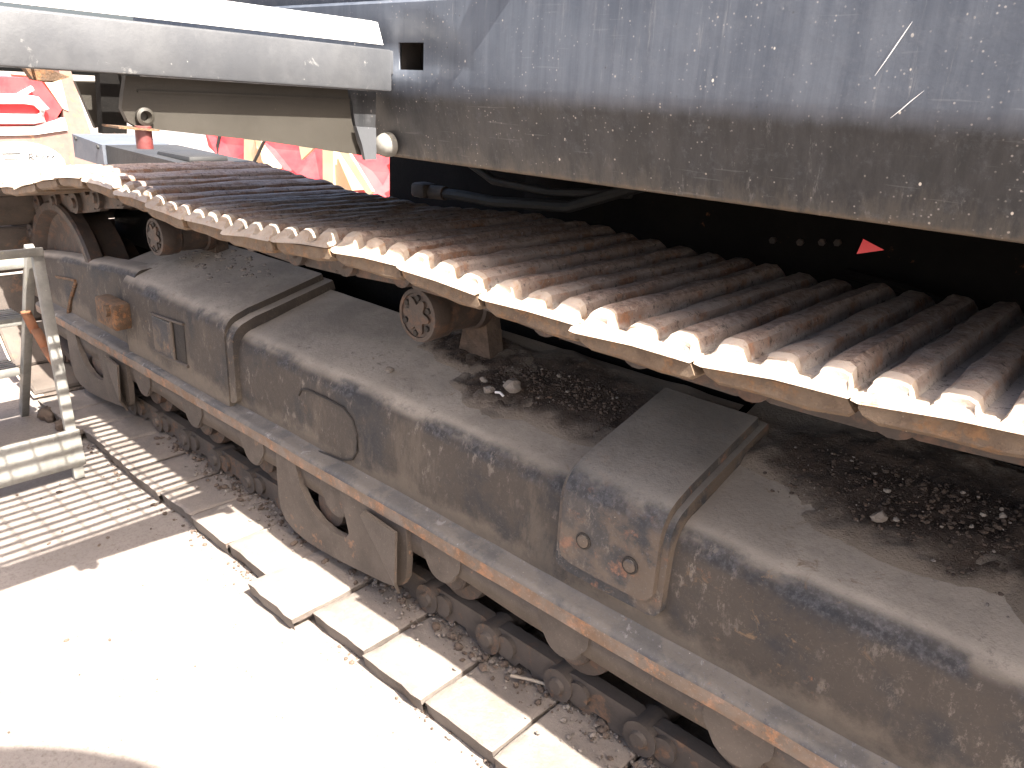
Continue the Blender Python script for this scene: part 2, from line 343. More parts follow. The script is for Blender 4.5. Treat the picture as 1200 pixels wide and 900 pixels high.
# ------------------------------------------------------------------ ground
def build_ground():
    xs = [-400, -60, -20, -9] + lin(-6, 1.5, 120) + [6, 30, 400]
    ys = [-400, -40, -8, -2] + lin(0, 1.6, 30) + [3, 6, 12, 40, 400]
    v = []; f = []
    for x in xs:
        for y in ys:
            z = 0.004 * nz((x, y, 0), 2.3) + 0.0025 * nz((x, y, 0), 9) if abs(x) < 7 and 0 <= y < 3 else 0
            v.append((x, y, z - 0.004))
    n = len(ys)
    for i in range(len(xs) - 1):
        for j in range(n - 1):
            f.append((i * n + j, (i + 1) * n + j, (i + 1) * n + j + 1, i * n + j + 1))
    return mesh('ground', v, f, 'ground', kind='structure')
build_ground()

# ------------------------------------------------------------------ excavator
EX = empty('excavator', (-1.4, 2.7, 0.0), 'large tracked excavator with slate grey body over a dusty rusty crawler track', 'excavator')
P = 0.231                                     # pitch of the track chain
Y0, Y1 = 1.015, 1.70                          # outer and inner end of the shoes

def bumps():                                  # upper outline of a triple grouser shoe, left to right
    pts = [(-0.124, 0.021), (-0.122, 0.028), (-0.112, 0.033), (-0.106, 0.035)]
    for c, h in ((-0.076, 0.066), (0.0, 0.063), (0.077, 0.066)):
        b = 0.034
        pts += [(c - 0.030, b), (c - 0.0265, b + (h - b) * 0.42), (c - 0.0225, b + (h - b) * 0.80), (c - 0.014, h), (c + 0.009, h + 0.001),
                (c + 0.018, b + (h - b) * 0.84), (c + 0.0215, b + (h - b) * 0.45), (c + 0.025, b)]
    pts += [(0.106, 0.035), (0.108, 0.031)]
    return pts
def make_shoe(seed):
    top = bumps(); bot = [(0.104, 0.027), (0.0, 0.026), (-0.112, 0.019)]
    prof = top + bot; n = len(prof); nt_ = len(top)
    W = Y1 - Y0
    ys = [0.0, 0.007, 0.015, 0.026, 0.040, 0.06] + [W * k / 16 for k in range(2, 16)] + [W - 0.03, W - 0.01, W]
    bm = bmesh.new(); rings = []
    r = random.Random(seed)
    worn = [r.uniform(0.0, 0.016) for _ in range(3)]; low = [r.uniform(0.72, 1.02) for _ in range(3)]
    for y in ys:
        ring = []
        for (x, z) in prof:
            g = 0 if x < -0.038 else 1 if x < 0.038 else 2
            e = min(max(0.0, y - worn[g] * 0.5), W - y)
            k = (0.30 + 0.70 * (e / 0.034) ** 0.62 if e > 0 else 0.30) if e < 0.034 else 1.0
            inward = min(1.0, y / 0.35); k *= low[g] * (1 - inward) + (0.5 + 0.5 * low[g]) * inward
            zz = z
            if z > 0.0355: zz = 0.035 + (z - 0.035) * k
            a = 0.0045 if z > 0.04 else 0.0018
            ox = a * (nz((x * 2 + seed * 5, y, z), 13) + 0.6 * nz((x + seed, y, z), 45)); oz = a * (nz((x * 2, y + seed * 3, z), 11, 4.0) + 0.5 * nz((x, y + seed, z), 50))
            yy = y + ((0.008 * nz((x + seed, 0.3, z * 0.5), 20) + (worn[g] * 0.6 if z > 0.036 else 0)) if y < 0.02 else 0)
            yy = max(yy, (z - 0.028) * 0.5 + 0.001 * nz((x, seed, y * 30), 25) + y * 0.1) if y < 0.05 else yy
            ring.append(bm.verts.new((x + ox, yy, zz + oz)))
        rings.append(ring)
    for i in range(len(rings) - 1):
        for j in range(n):
            fc = bm.faces.new((rings[i][j], rings[i][(j + 1) % n], rings[i + 1][(j + 1) % n], rings[i + 1][j]))
            if i < 4: fc.material_index = 1
            elif j >= nt_ - 1: fc.material_index = 2
    fc = bm.faces.new(rings[0][::-1]); fc.material_index = 1
    bm.faces.new(rings[-1])
    # rusty lower body of the shoe, set back a little from the end
    sk = [(-0.112, 0.0215), (-0.113, 0.010), (-0.106, -0.001), (-0.088, -0.008), (-0.02, -0.006), (0.05, -0.009), (0.105, -0.004), (0.112, 0.004), (0.102, 0.0255)]
    A = []
    for y in (0.007, 0.016, 0.2, W - 0.02):
        kk = 1.0 if y > 0.01 else 0.75
        A.append([bm.verts.new((x + 0.003 * nz((x, y, seed), 20), y + (0.004 * nz((x, z, seed * 1.7), 25) if y < 0.1 else 0), 0.02 + (z - 0.02) * kk)) for x, z in sk])
    m = len(sk)
    for i in range(len(A) - 1):
        for j in range(m):
            fc = bm.faces.new((A[i][j], A[i][(j + 1) % m], A[i + 1][(j + 1) % m], A[i + 1][j])); fc.material_index = 2
    fc = bm.faces.new(A[0][::-1]); fc.material_index = 2
    bm.faces.new(A[-1])
    bmesh.ops.recalc_face_normals(bm, faces=bm.faces)
    me = bpy.data.meshes.new('track_shoe'); bm.to_mesh(me); bm.free()
    for q in ('shoe', 'shoe_end', 'skirt'): me.materials.append(M[q])
    me.polygons.foreach_set('use_smooth', [True] * len(me.polygons)); me.set_sharp_from_angle(angle=math.radians(32))
    return me
def make_lower_shoe(seed):                    # lies on its grousers, smooth side up
    bm = bmesh.new(); W = Y1 - Y0; r = random.Random(seed + 50)
    hx = 0.1115
    xs = [-hx, -hx + 0.006] + lin(-0.08, 0.08, 5) + [hx - 0.006, hx]
    ys = [0, 0.006, 0.03] + lin(0.06, W, 9)
    def top(x, y):
        e = min(hx - abs(x), y); z = 0.0 - (0.005 if e < 0.003 else 0)
        return z + 0.0025 * nz((x * 1.5, y, seed * 2.3), 12) + 0.0012 * nz((x, y, seed), 40)
    T = [[bm.verts.new((x + 0.003 * nz((0.3, y, seed + x), 14) * (abs(x) > 0.09), y + (0.006 * nz((x, seed, 0), 18) if y < 0.01 else 0), top(x, y))) for y in ys] for x in xs]
    for i in range(len(xs) - 1):
        for j in range(len(ys) - 1): bm.faces.new((T[i][j], T[i + 1][j], T[i + 1][j + 1], T[i][j + 1]))
    # outer end face, broken lower edge
    Bt = [bm.verts.new((T[i][0].co.x, T[i][0].co.y + 0.004 + 0.004 * nz((xs[i], seed, 1), 30), -0.016 + 0.004 * nz((xs[i], seed, 2), 40))) for i in range(len(xs))]
    Bb = [bm.verts.new((T[i][0].co.x, T[i][0].co.y + 0.010 + 0.006 * nz((xs[i], seed, 5), 35), -0.047)) for i in range(len(xs))]
    for i in range(len(xs) - 1):
        bm.faces.new((T[i][0], Bt[i], Bt[i + 1], T[i + 1][0])); bm.faces.new((Bt[i], Bb[i], Bb[i + 1], Bt[i + 1]))
    for k in (0, -1):                          # joint faces
        D = [bm.verts.new((v.co.x, v.co.y + 0.004, -0.022)) for v in T[k]]
        for j in range(len(ys) - 1): bm.faces.new((T[k][j], T[k][j + 1], D[j + 1], D[j]))
    for c in (-0.077, 0, 0.077):               # the three grousers it stands on
        b_prism(bm, [(c - 0.024, -0.020), (c + 0.024, -0.020), (c + 0.012, -0.050), (c - 0.012, -0.050)], 'y', 0.035, W)
    bmesh.ops.recalc_face_normals(bm, faces=bm.faces)
    me = bpy.data.meshes.new('track_shoe'); bm.to_mesh(me); bm.free()
    me.materials.append(M['lower_shoe'])
    me.polygons.foreach_set('use_smooth', [True] * len(me.polygons)); me.set_sharp_from_angle(angle=math.radians(40))
    return me

TOPZ = [(-3.77, 0.918), (-3.6, 0.930), (-3.42, 0.957), (-3.2, 1.000), (-2.97, 1.033), (-2.8, 1.037), (-2.5, 1.024), (-2.22, 1.008), (-1.99, 1.006), (-1.77, 1.012),
        (-1.55, 1.028), (-1.41, 1.034), (-1.21, 1.034), (-0.99, 1.022), (-0.8, 1.015), (-0.6, 1.012), (-0.41, 1.019), (-0.22, 1.032), (-0.1, 1.038), (0.2, 1.034), (0.6, 1.01), (1.0, 0.985)]
def topz(x):
    for (a, za), (b, zb) in zip(TOPZ, TOPZ[1:]):
        if a <= x <= b:
            t = (x - a) / (b - a); t = t * t * (3 - 2 * t) * 0.6 + t * 0.4
            return za + (zb - za) * t
    return TOPZ[0][1] if x < TOPZ[0][0] else TOPZ[-1][1]
IDC = (-3.77, 0.484); IDR = 0.434
shoe_meshes = [make_shoe(s) for s in range(9)]
idler_shoe = shoe_meshes[0].copy(); idler_shoe.materials[2] = M['link']
low_meshes = [make_lower_shoe(s) for s in range(5)]
def bolt_bm(): return None
def make_link():
    """one chain link: two side bars with round bosses, pins through them; local x along the pitch, z up out of the chain (shoe side)"""
    bm = bmesh.new()
    for yc, s in ((0.235, 1), (0.455, -1)):
        pts = []
        h = 0.088
        pts = [(-0.118, -0.03), (-0.118, -0.075), (-0.085, -h), (0.085, -h), (0.118, -0.075), (0.118, -0.03), (0.08, -0.004), (0.03, -0.004), (0.02, -0.02), (-0.02, -0.02), (-0.03, -0.004), (-0.08, -0.004)]
        b_prism(bm, pts, 'y', yc - 0.018, yc + 0.018)
        b_cyl(bm, (-0.1155, yc - 0.036, -0.047), (-0.1155, yc + 0.036, -0.047), 0.042, n=18)
        b_cyl(bm, (0.06, yc - 0.03, -0.05), (0.06, yc + 0.03, -0.05), 0.030, n=14)
        b_cyl(bm, (-0.1155, yc - 0.046, -0.047), (-0.1155, yc - 0.036, -0.047), 0.018, 0.022, n=12)
    b_cyl(bm, (-0.1155, 0.22, -0.047), (-0.1155, 0.47, -0.047), 0.027, n=14)
    bmesh.ops.recalc_face_normals(bm, faces=bm.faces)
    me = bpy.data.meshes.new('chain_link'); bm.to_mesh(me); bm.free()
    me.materials.append(M['link'])
    me.polygons.foreach_set('use_smooth', [True] * len(me.polygons)); me.set_sharp_from_angle(angle=math.radians(35))
    return me
link_mesh = make_link()
upper_link = link_mesh.copy(); upper_link.materials[0] = M['roller']
def put(name, me, mw):
    o = bpy.data.objects.new(name, me); col.objects.link(o); o.parent = EX
    o.matrix_parent_inverse = PINV[EX.name]; o.matrix_basis = mw
    return o
def frame_at(x, z, ang): return Matrix.Translation((x, Y0, z)) @ Matrix.Rotation(-ang, 4, 'Y')
k = 0
phase = -1.22 + P / 2
i0 = math.ceil((IDC[0] - phase) / P)
for i in range(i0, i0 + 22):                  # upper run
    x = phase + i * P
    if x > 1.0: break
    ang = math.atan2(topz(x + 0.1) - topz(x - 0.1), 0.2) + rnd.uniform(-0.030, 0.022)
    mw = frame_at(x, topz(x) + rnd.uniform(-0.002, 0.002), ang) @ Matrix.Translation((0, rnd.uniform(-0.009, 0.007), 0)) @ Matrix.Rotation(rnd.uniform(-0.008, 0.008), 4, 'Z')
    put('track_shoe', shoe_meshes[(i * 7 + 3) % 9], mw); put('chain_link', upper_link, frame_at(x, topz(x), ang))
xfirst = phase + i0 * P
for j in range(1, 8):                         # round the front idler
    a = (xfirst - IDC[0]) / IDR - j * P / (IDR)
    th = math.pi / 2 - a
    if a < -math.pi * 0.98: break
    x = IDC[0] + IDR * math.cos(th); z = IDC[1] + IDR * math.sin(th)
    mw = frame_at(x, z, th - math.pi / 2)
    put('track_shoe', idler_shoe, mw); put('chain_link', upper_link, mw)
SPC, SPR = (1.0, 0.52), 0.465
for j in range(0, 6):                         # round the sprocket, out of the picture
    th = math.pi / 2 - 0.35 - j * P / SPR
    mw = frame_at(SPC[0] + SPR * math.cos(th), SPC[1] + SPR * math.sin(th), th - math.pi / 2)
    put('track_shoe', shoe_meshes[j % 5], mw); put('chain_link', link_mesh, mw)
for i in range(-8, 12):                       # lower run, joints at -1.80 + i * P
    x = -1.80 + P * (i + 0.5)
    dy, dz, ry = rnd.uniform(-0.022, 0.002), rnd.uniform(-0.005, 0.004), rnd.uniform(-0.024, 0.024)
    if i == 0: dy, dz = -0.075, 0.004
    o = put('track_shoe', low_meshes[(i * 3 + 40) % 5], Matrix.Translation((x, Y0 + dy, 0.050 + dz)) @ Matrix.Rotation(ry, 4, 'Y') @ Matrix.Rotation(rnd.uniform(-0.006, 0.006), 4, 'Z'))
    if i == 0: o['label'] = 'lower track shoe standing further out than its neighbours'
    put('chain_link', link_mesh, Matrix.Translation((x, Y0, 0.052)) @ Matrix.Rotation(math.pi, 4, 'Y'))

# ---- track frame
FX = lin(-3.35, 1.0, 60)
prof = [(1.205, 0.372)] + [(1.200, 0.42), (1.199, 0.50), (1.200, 0.56), (1.202, 0.59)] + arc((1.268, 0.585), 0.066, 172, 105, 7) + \
       [(1.30, 0.660), (1.40, 0.690), (1.50, 0.718), (1.56, 0.735), (1.58, 0.72), (1.58, 0.372)]
track_frame = loft('track_frame', prof, FX, 'frame', EX, amp=0.0025, smooth=50)
rail_prof = [(1.215, 0.335), (1.158, 0.332), (1.151, 0.338), (1.150, 0.372), (1.155, 0.380), (1.166, 0.385), (1.190, 0.386), (1.203, 0.392), (1.215, 0.40)]
rail = loft('guide_rail', rail_prof, lin(-4.0, 1.0, 110), ['rail', 'rail_edge'], EX, amp=0.003, slot=lambda j: 1 if j in (0, 1, 2) else 0)
# front yoke: the frame narrows towards the idler
def build_yoke():
    v = []; f = []; n = None
    for x in lin(-4.25, -2.98, 26):
        t = max(0.0, min(1.0, (x + 4.25) / 1.2)); ztop = 0.575 + 0.135 * t ** 0.8; zin = ztop + 0.02
        pr = [(1.203, 0.374), (1.198, 0.44), (1.198, ztop - 0.10), (1.200, ztop - 0.06)] + arc((1.240, ztop - 0.04), 0.04, 175, 100, 6) + [(1.262, ztop + 0.002), (1.300, ztop + 0.002), (1.306, ztop - 0.02), (1.306, 0.374)]
        n = len(pr)
        for (y, z) in pr: v.append((x, y + 0.003 * nz((x, y, z), 5), z + 0.003 * nz((x, y, z), 6, 3)))
    N = len(v) // n
    for i in range(N - 1):
        for j in range(n): f.append((i * n + j, i * n + (j + 1) % n, (i + 1) * n + (j + 1) % n, (i + 1) * n + j))
    f.append(tuple(range(n))[::-1]); f.append(tuple((N - 1) * n + j for j in range(n)))
    bm = bmesh.new(); vv = [bm.verts.new(q) for q in v]
    for q in f: bm.faces.new([vv[k] for k in q])
    return bmo('idler_yoke', bm, 'frame', EX, 50)
build_yoke()

# ---- raised cover plates bent over the shoulder of the frame
def shell(path, x0, x1, t, rc):
    """plate of thickness t following path (y,z) with a rounded lower outline; returns bmesh"""
    bm = bmesh.new(); nx = 12
    xs = [x0, x0 + 0.0022, x0 + 0.012] + lin(x0 + 0.03, x1 - 0.03, nx) + [x1 - 0.012, x1 - 0.0022, x1]
    nrm = []
    for i in range(len(path)):
        a = Vector(path[max(0, i - 1)]); b = Vector(path[min(len(path) - 1, i + 1)]); d = (b - a).normalized(); nrm.append(Vector((-d.y, d.x)))
    O = []; I = []
    for x in xs:
        e = min(x - x0, x1 - x); kk = t * (-0.3 if e <= 0.0 else 0.93 if e < 0.005 else 1.0)
        lift = 0.0
        ro = []; ri = []
        for i, p in enumerate(path):
            q = Vector(p) + nrm[i] * kk
            if i == 0:
                if e < rc: lift = rc - math.sqrt(max(0, rc * rc - (rc - e) ** 2))
                q.y += lift
            d = 0.0018 * nz((x, p[0], p[1]), 9)
            ro.append(bm.verts.new((x, q.x + d, q.y + d)))
            p2 = Vector(p) - nrm[i] * 0.02
            ri.append(bm.verts.new((x, p2.x, p2.y + (lift if i == 0 else 0))))
        O.append(ro); I.append(ri)
    n = len(path)
    for a in range(len(xs) - 1):
        for j in range(n - 1):
            bm.faces.new((O[a][j], O[a + 1][j], O[a + 1][j + 1], O[a][j + 1])); bm.faces.new((I[a][j], I[a][j + 1], I[a + 1][j + 1], I[a + 1][j]))
        bm.faces.new((O[a][0], I[a][0], I[a + 1][0], O[a + 1][0])); bm.faces.new((O[a][-1], O[a + 1][-1], I[a + 1][-1], I[a][-1]))
    for a in (0, -1):
        for j in range(n - 1): bm.faces.new((O[a][j], O[a][j + 1], I[a][j + 1], I[a][j]))
    return bm
def pad_path(z0, dz=0.0, yend=1.535):
    s = 0.262
    p = [(1.196, z0), (1.196, (z0 + 0.6) / 2), (1.196, 0.605 + dz)]
    p += arc((1.248, 0.605 + dz), 0.052, 172, 108, 7)
    y0_, z0_ = p[-1]
    for y in lin(1.27, yend, 7): p.append((y, z0_ + 0.004 + (y - y0_) * s))
    return p
cover = bmo('cover_plate', shell(pad_path(0.475, 0.012), -0.872, -0.632, 0.030, 0.035), 'pad', EX, 40)
base = bmo('backing_plate', shell(pad_path(0.440, 0.004, 1.555), -0.889, -0.618, 0.015, 0.03), 'pad', cover, 40)
for (x, z) in ((-0.806, 0.545), (-0.690, 0.542)):
    bm = bmesh.new(); b_lathe(bm, (x, 1.1662, z), (0, -1, 0), [(0.0185, 0), (0.0185, 0.0035), (0.0155, 0.0042), (0.0150, 0.001)], 24, True)
    rg = bmo('plug_ring', bm, 'dark_gap', cover)
    bm = bmesh.new(); b_lathe(bm, (x, 1.1662, z), (0, -1, 0), [(0.0140, 0), (0.0140, 0.0052), (0.011, 0.0068), (0.004, 0.0072)], 24, True)
    bmo('plug', bm, 'pad', cover)
cover2 = bmo('cover_plate', shell(pad_path(0.36, 0.022, 1.56), -3.05, -2.275, 0.020, 0.03), 'frame', EX, 40)
cover2['label'] = 'long flat cover over the front of the frame'
base2 = bmo('backing_plate', shell(pad_path(0.40, 0.006, 1.575), -3.08, -2.235, 0.014, 0.03), 'frame', cover2, 40)

# ---- small fittings on the frame wall
bm = bmesh.new(); b_box(bm, (-3.17, 1.115, 0.485), (-2.985, 1.18, 0.59), 0.012); 
for v in bm.verts: v.co += Vector((0.004 * nz(v.co, 25), 0.004 * nz(v.co, 30, 2), 0.004 * nz(v.co, 28, 5)))
b_cyl(bm, (-3.03, 1.118, 0.56), (-3.03, 1.098, 0.56), 0.022, n=10)
bmo('rusty_lug', bm, 'rusty_lug', EX)
bm = bmesh.new(); b_box(bm, (-2.79, 1.168, 0.455), (-2.64, 1.19, 0.585), 0.004); pl = bmo('access_plate', bm, 'pad', EX)
bm = bmesh.new(); b_box(bm, (-2.625, 1.172, 0.46), (-2.55, 1.19, 0.60), 0.004); bmo('access_slot', bm, 'dark_gap', EX)
bm = bmesh.new(); b_tube(bm, [(-2.80, 1.174, 0.452), (-2.70, 1.170, 0.449), (-2.54, 1.172, 0.455)], 0.006); b_tube(bm, [(-2.80, 1.174, 0.59), (-2.65, 1.170, 0.60), (-2.545, 1.172, 0.607)], 0.005); b_tube(bm, [(-2.633, 1.170, 0.455), (-2.632, 1.168, 0.60)], 0.006)
bmo('weld_bead', bm, 'guard', EX)
bm = bmesh.new(); b_tube(bm, [(-1.895, 1.199, 0.535), (-1.88, 1.198, 0.556), (-1.845, 1.197, 0.567), (-1.75, 1.197, 0.568), (-1.67, 1.197, 0.564), (-1.63, 1.197, 0.54), (-1.612, 1.197, 0.50), (-1.612, 1.197, 0.455), (-1.635, 1.197, 0.42), (-1.68, 1.197, 0.40)], 0.0035, 6)
b_tube(bm, [(-1.68, 1.197, 0.4), (-1.76, 1.197, 0.392), (-1.81, 1.197, 0.384)], 0.003, 6)
bmo('weld_outline', bm, 'dark_gap', EX)
bm = bmesh.new(); b_tube(bm, [(-3.57, 1.196, 0.555), (-3.66, 1.195, 0.46), (-3.72, 1.195, 0.375)], 0.010, 6); b_tube(bm, [(-3.80, 1.195, 0.535), (-3.66, 1.195, 0.552), (-3.575, 1.195, 0.56)], 0.006, 6)
bmo('weld_seam', bm, 'rusty_lug', EX)

# ---- carrier rollers under the upper run
def carrier(x, z, y=1.262, r=0.070):
    bm = bmesh.new()
    b_lathe(bm, (x, y, z), (0, 1, 0), [(r * 0.80, 0.004), (r * 0.82, 0.0), (r * 0.97, 0.002), (r, 0.010), (r, 0.052), (r * 0.965, 0.056), (r * 0.965, 0.075), (r * 0.86, 0.082), (r * 0.86, 0.18), (r * 0.97, 0.185), (r * 0.97, 0.21)], 36)
    o = bmo('carrier_roller', bm, 'roller', EX)
    bm = bmesh.new(); pts = []
    for i in range(60):
        a = 2 * math.pi * i / 60; q = 0.56 + 0.14 * math.cos(6 * a + 0.5)
        pts.append((x + r * q * math.cos(a), z + r * q * math.sin(a)))
    b_prism(bm, pts, 'y', y - 0.003, y + 0.006)
    bmo('hub_cap', bm, 'roller', o)
    for i in range(6):
        a = 2 * math.pi * i / 6 + 0.44
        bm = bmesh.new(); b_cyl(bm, (x + r * 0.66 * math.cos(a), y + 0.005, z + r * 0.66 * math.sin(a)), (x + r * 0.66 * math.cos(a), y - 0.002, z + r * 0.66 * math.sin(a)), 0.0085, 0.007, 10); bmo('bolt', bm, 'dark_gap', o)
    bm = bmesh.new(); b_prism(bm, [(x - 0.075, 0.66), (x + 0.075, 0.66), (x + 0.03, z), (x - 0.03, z)], 'y', 1.475, 1.53); bmo('roller_bracket', bm, 'soil', o)
carrier(-1.445, 0.868); carrier(-2.91, 0.842); carrier(0.45, 0.862)

# ---- front idler
bm = bmesh.new(); b_lathe(bm, (IDC[0], 1.210, IDC[1] + 0.005), (0, 1, 0), [(0.08, -0.01), (0.09, 0.045), (0.29, 0.065), (0.325, 0.05), (0.343, 0.0), (0.372, 0.0), (0.380, 0.010), (0.378, 0.06), (0.35, 0.075), (0.335, 0.085), (0.335, 0.18), (0.2, 0.19), (0.2, 0.29)], 64)
idl = bmo('idler_wheel', bm, 'roller', EX)
bm = bmesh.new(); b_lathe(bm, (IDC[0], 1.20, IDC[1]), (0, 1, 0), [(0.06, 0), (0.075, 0.01), (0.075, 0.06)], 28); bmo('hub', bm, 'frame', idl)

bm = bmesh.new(); pts = []
for i in range(0, 171):
    x = -4.0 + 5.0 * i / 170
    pts.append((x, 0.268 + 0.010 * nz((x, 0, 0), 3.0) - 0.006 * abs(math.sin(x * 7.9))))
for i in range(170):
    (xa, za), (xb, zb) = pts[i], pts[i + 1]
    f0 = [bm.verts.new(q) for q in ((xa, 1.186, za), (xb, 1.186, zb), (xb, 1.182, 0.334), (xa, 1.182, 0.334))]
    bm.faces.new(f0)
bmesh.ops.remove_doubles(bm, verts=bm.verts, dist=1e-5)
vl = bmo('valance', bm, 'guard', EX, 60); vl.modifiers.new('thick', 'SOLIDIFY').thickness = 0.012
# ---- track rollers along the bottom with their scalloped end collars
for i, x in enumerate((-2.93, -2.53, -2.13, -1.68, -1.235, -0.84, -0.42, 0.0, 0.42)):
    bm = bmesh.new()
    b_lathe(bm, (x, 1.235, 0.238), (0, 1, 0), [(0.045, -0.03), (0.05, -0.025), (0.05, 0), (0.088, 0.004), (0.092, 0.02), (0.092, 0.05), (0.075, 0.055), (0.075, 0.24), (0.092, 0.245), (0.092, 0.28)], 26)
    o = bmo('track_roller', bm, 'roller', EX)
    bm = bmesh.new(); pts = [(x - 0.075, 0.336), (x - 0.075, 0.300), (x - 0.064, 0.290)] + [(x + 0.058 * math.cos(math.radians(a)), 0.285 + 0.056 * math.sin(math.radians(a))) for a in range(190, 351, 16)] + [(x + 0.064, 0.290), (x + 0.075, 0.300), (x + 0.075, 0.336)]
    b_prism(bm, pts, 'y', 1.166, 1.180)
    bmesh.ops.bevel(bm, geom=[e for e in bm.edges if all(abs(v.co.y - 1.166) < 1e-4 for v in e.verts)], offset=0.004, segments=2, affect='EDGES')
    bmo('end_collar', bm, 'guard', o)
# ---- pressed track guards hanging from the rail
def guard(x0, s=1.0):
    bm = bmesh.new()
    out = [(-0.33, 0.336), (-0.332, 0.26), (-0.33, 0.19), (-0.32, 0.145), (-0.298, 0.114), (-0.25, 0.094), (-0.18, 0.086), (-0.117, 0.088), (0.0, 0.098), (0.10, 0.112), (0.19, 0.124), (0.24, 0.136), (0.268, 0.155), (0.284, 0.185), (0.288, 0.24), (0.284, 0.336)]
    hole = [(-0.225, 0.330), (-0.205, 0.265), (-0.16, 0.215), (-0.10, 0.188), (-0.04, 0.180), (0.02, 0.188), (0.035, 0.21), (0.02, 0.255), (-0.005, 0.330)]
    def V(p, y): return bm.verts.new((x0 + p[0] * s, y, p[1]))
    def loop(pts, y): return [V(p, y) for p in pts]
    import mathutils.geometry as mg
    for y, flip in ((1.157, False), (1.177, True)):
        A = loop(out, y); B = loop(hole, y)
        fl = [Vector((p[0], p[1], 0)) for p in out]; hl = [Vector((p[0], p[1], 0)) for p in hole]
        tris = mg.tessellate_polygon([fl, hl]); allv = A + B
        for t in tris:
            try: bm.faces.new([allv[q] for q in (t if not flip else t[::-1])])
            except ValueError: pass
        if not flip: A0, B0 = A, B
        else:
            for L0, L1 in ((A0, A), (B0, B)):
                for i in range(len(L0)):
                    j = (i + 1) % len(L0); bm.faces.new((L0[i], L0[j], L1[j], L1[i]))
    g = bmo('track_guard', bm, 'guard', EX, 25)
    # folded triangular gusset at its rear end
    bm = bmesh.new()
    a, b, c, d = (x0 + 0.10 * s, 1.156, 0.30), (x0 + 0.262 * s, 1.156, 0.128), (x0 + 0.290 * s, 1.120, 0.19), (x0 + 0.275 * s, 1.135, 0.330)
    e = (x0 + 0.13 * s, 1.146, 0.330)
    P0 = [Vector(q) for q in (a, b, c, d, e)]; P1 = [q + Vector((0, -0.008, 0)) for q in P0]
    va = [bm.verts.new(q) for q in P0]; vb = [bm.verts.new(q) for q in P1]
    bm.faces.new(va); bm.faces.new(vb[::-1])
    for i in range(5): bm.faces.new((va[i], va[(i + 1) % 5], vb[(i + 1) % 5], vb[i]))
    bmo('gusset', bm, 'guard', g, 25)
    bm = bmesh.new(); b_lathe(bm, (x0 - 0.09 * s, 1.185, 0.235), (0, 1, 0), [(0.02, -0.002), (0.062, 0.0), (0.066, 0.02)], 24); bmo('roller_cap', bm, 'roller', g)
guard(-1.64); guard(-3.33)

# ---- upper body
def build_panel():
    bm = bmesh.new(); yp = 1.004
    bend = [(yp, 1.412), (yp + 0.0006, 1.404), (yp + 0.0020, 1.396), (yp + 0.0042, 1.388), (yp + 0.0070, 1.380), (yp + 0.0100, 1.371), (yp + 0.022, 1.33), (yp + 0.035, 1.281), (yp + 0.0375, 1.2755), (yp + 0.042, 1.273), (yp + 0.085, 1.271)]
    zs = [1.548, 1.480, 1.434]
    prof = [(yp + 0.028, 1.552), (yp + 0.006, 1.5515), (yp, 1.546), (yp, 1.480), (yp, 1.434)] + bend
    xs = [-2.3, -1.5, -1.206, -1.137] + lin(-1.0, 2.2, 26)
    V = [[bm.verts.new((x, y + (0.0012 * nz((x, y, z), 2.2) if x < -1.3 or x > -1.1 else 0), z)) for (y, z) in prof] for x in xs]
    for i in range(len(xs) - 1):
        for j in range(len(prof) - 1):
            if i == 2 and j == 3: continue
            fc = bm.faces.new((V[i][j], V[i][j + 1], V[i + 1][j + 1], V[i + 1][j])); fc.material_index = 0
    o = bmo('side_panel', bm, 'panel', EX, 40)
    o.modifiers.new('thick', 'SOLIDIFY').thickness = 0.007
    o.modifiers['thick'].offset = -1
    return o
panel = build_panel()
bm = bmesh.new()
for lo, hi in (((-1.214, 1.07, 1.426), (-1.13, 1.075, 1.488)), ((-1.215, 1.013, 1.426), (-1.209, 1.071, 1.488)), ((-1.134, 1.013, 1.426), (-1.128, 1.071, 1.488)), ((-1.210, 1.013, 1.427), (-1.133, 1.071, 1.432)), ((-1.210, 1.013, 1.482), (-1.133, 1.071, 1.487))): b_box(bm, lo, hi)
bmo('slot_pocket', bm, 'dark_gap', panel)
# long scratches in the paint
def scratch(pts, wd):
    bm = bmesh.new(); n = len(pts)
    for i in range(n):
        x, z = pts[i]; t = i / (n - 1); ww = wd * (0.25 + math.sin(math.pi * t) * 0.75)
        for s in (-1, 1): bm.verts.new((x + s * ww * 0.7, 1.0026, z + s * ww * 0.5 * -1))
    bm.verts.ensure_lookup_table()
    for i in range(n - 1): bm.faces.new((bm.verts[2 * i], bm.verts[2 * i + 1], bm.verts[2 * i + 3], bm.verts[2 * i + 2]))
    bmo('scratch', bm, 'white', panel)
scratch([(-0.349, 1.443), (-0.340, 1.460), (-0.333, 1.474), (-0.324, 1.492), (-0.320, 1.500)], 0.0007)
scratch([(-0.322, 1.398), (-0.312, 1.408), (-0.304, 1.417), (-0.292, 1.429)], 0.0006)
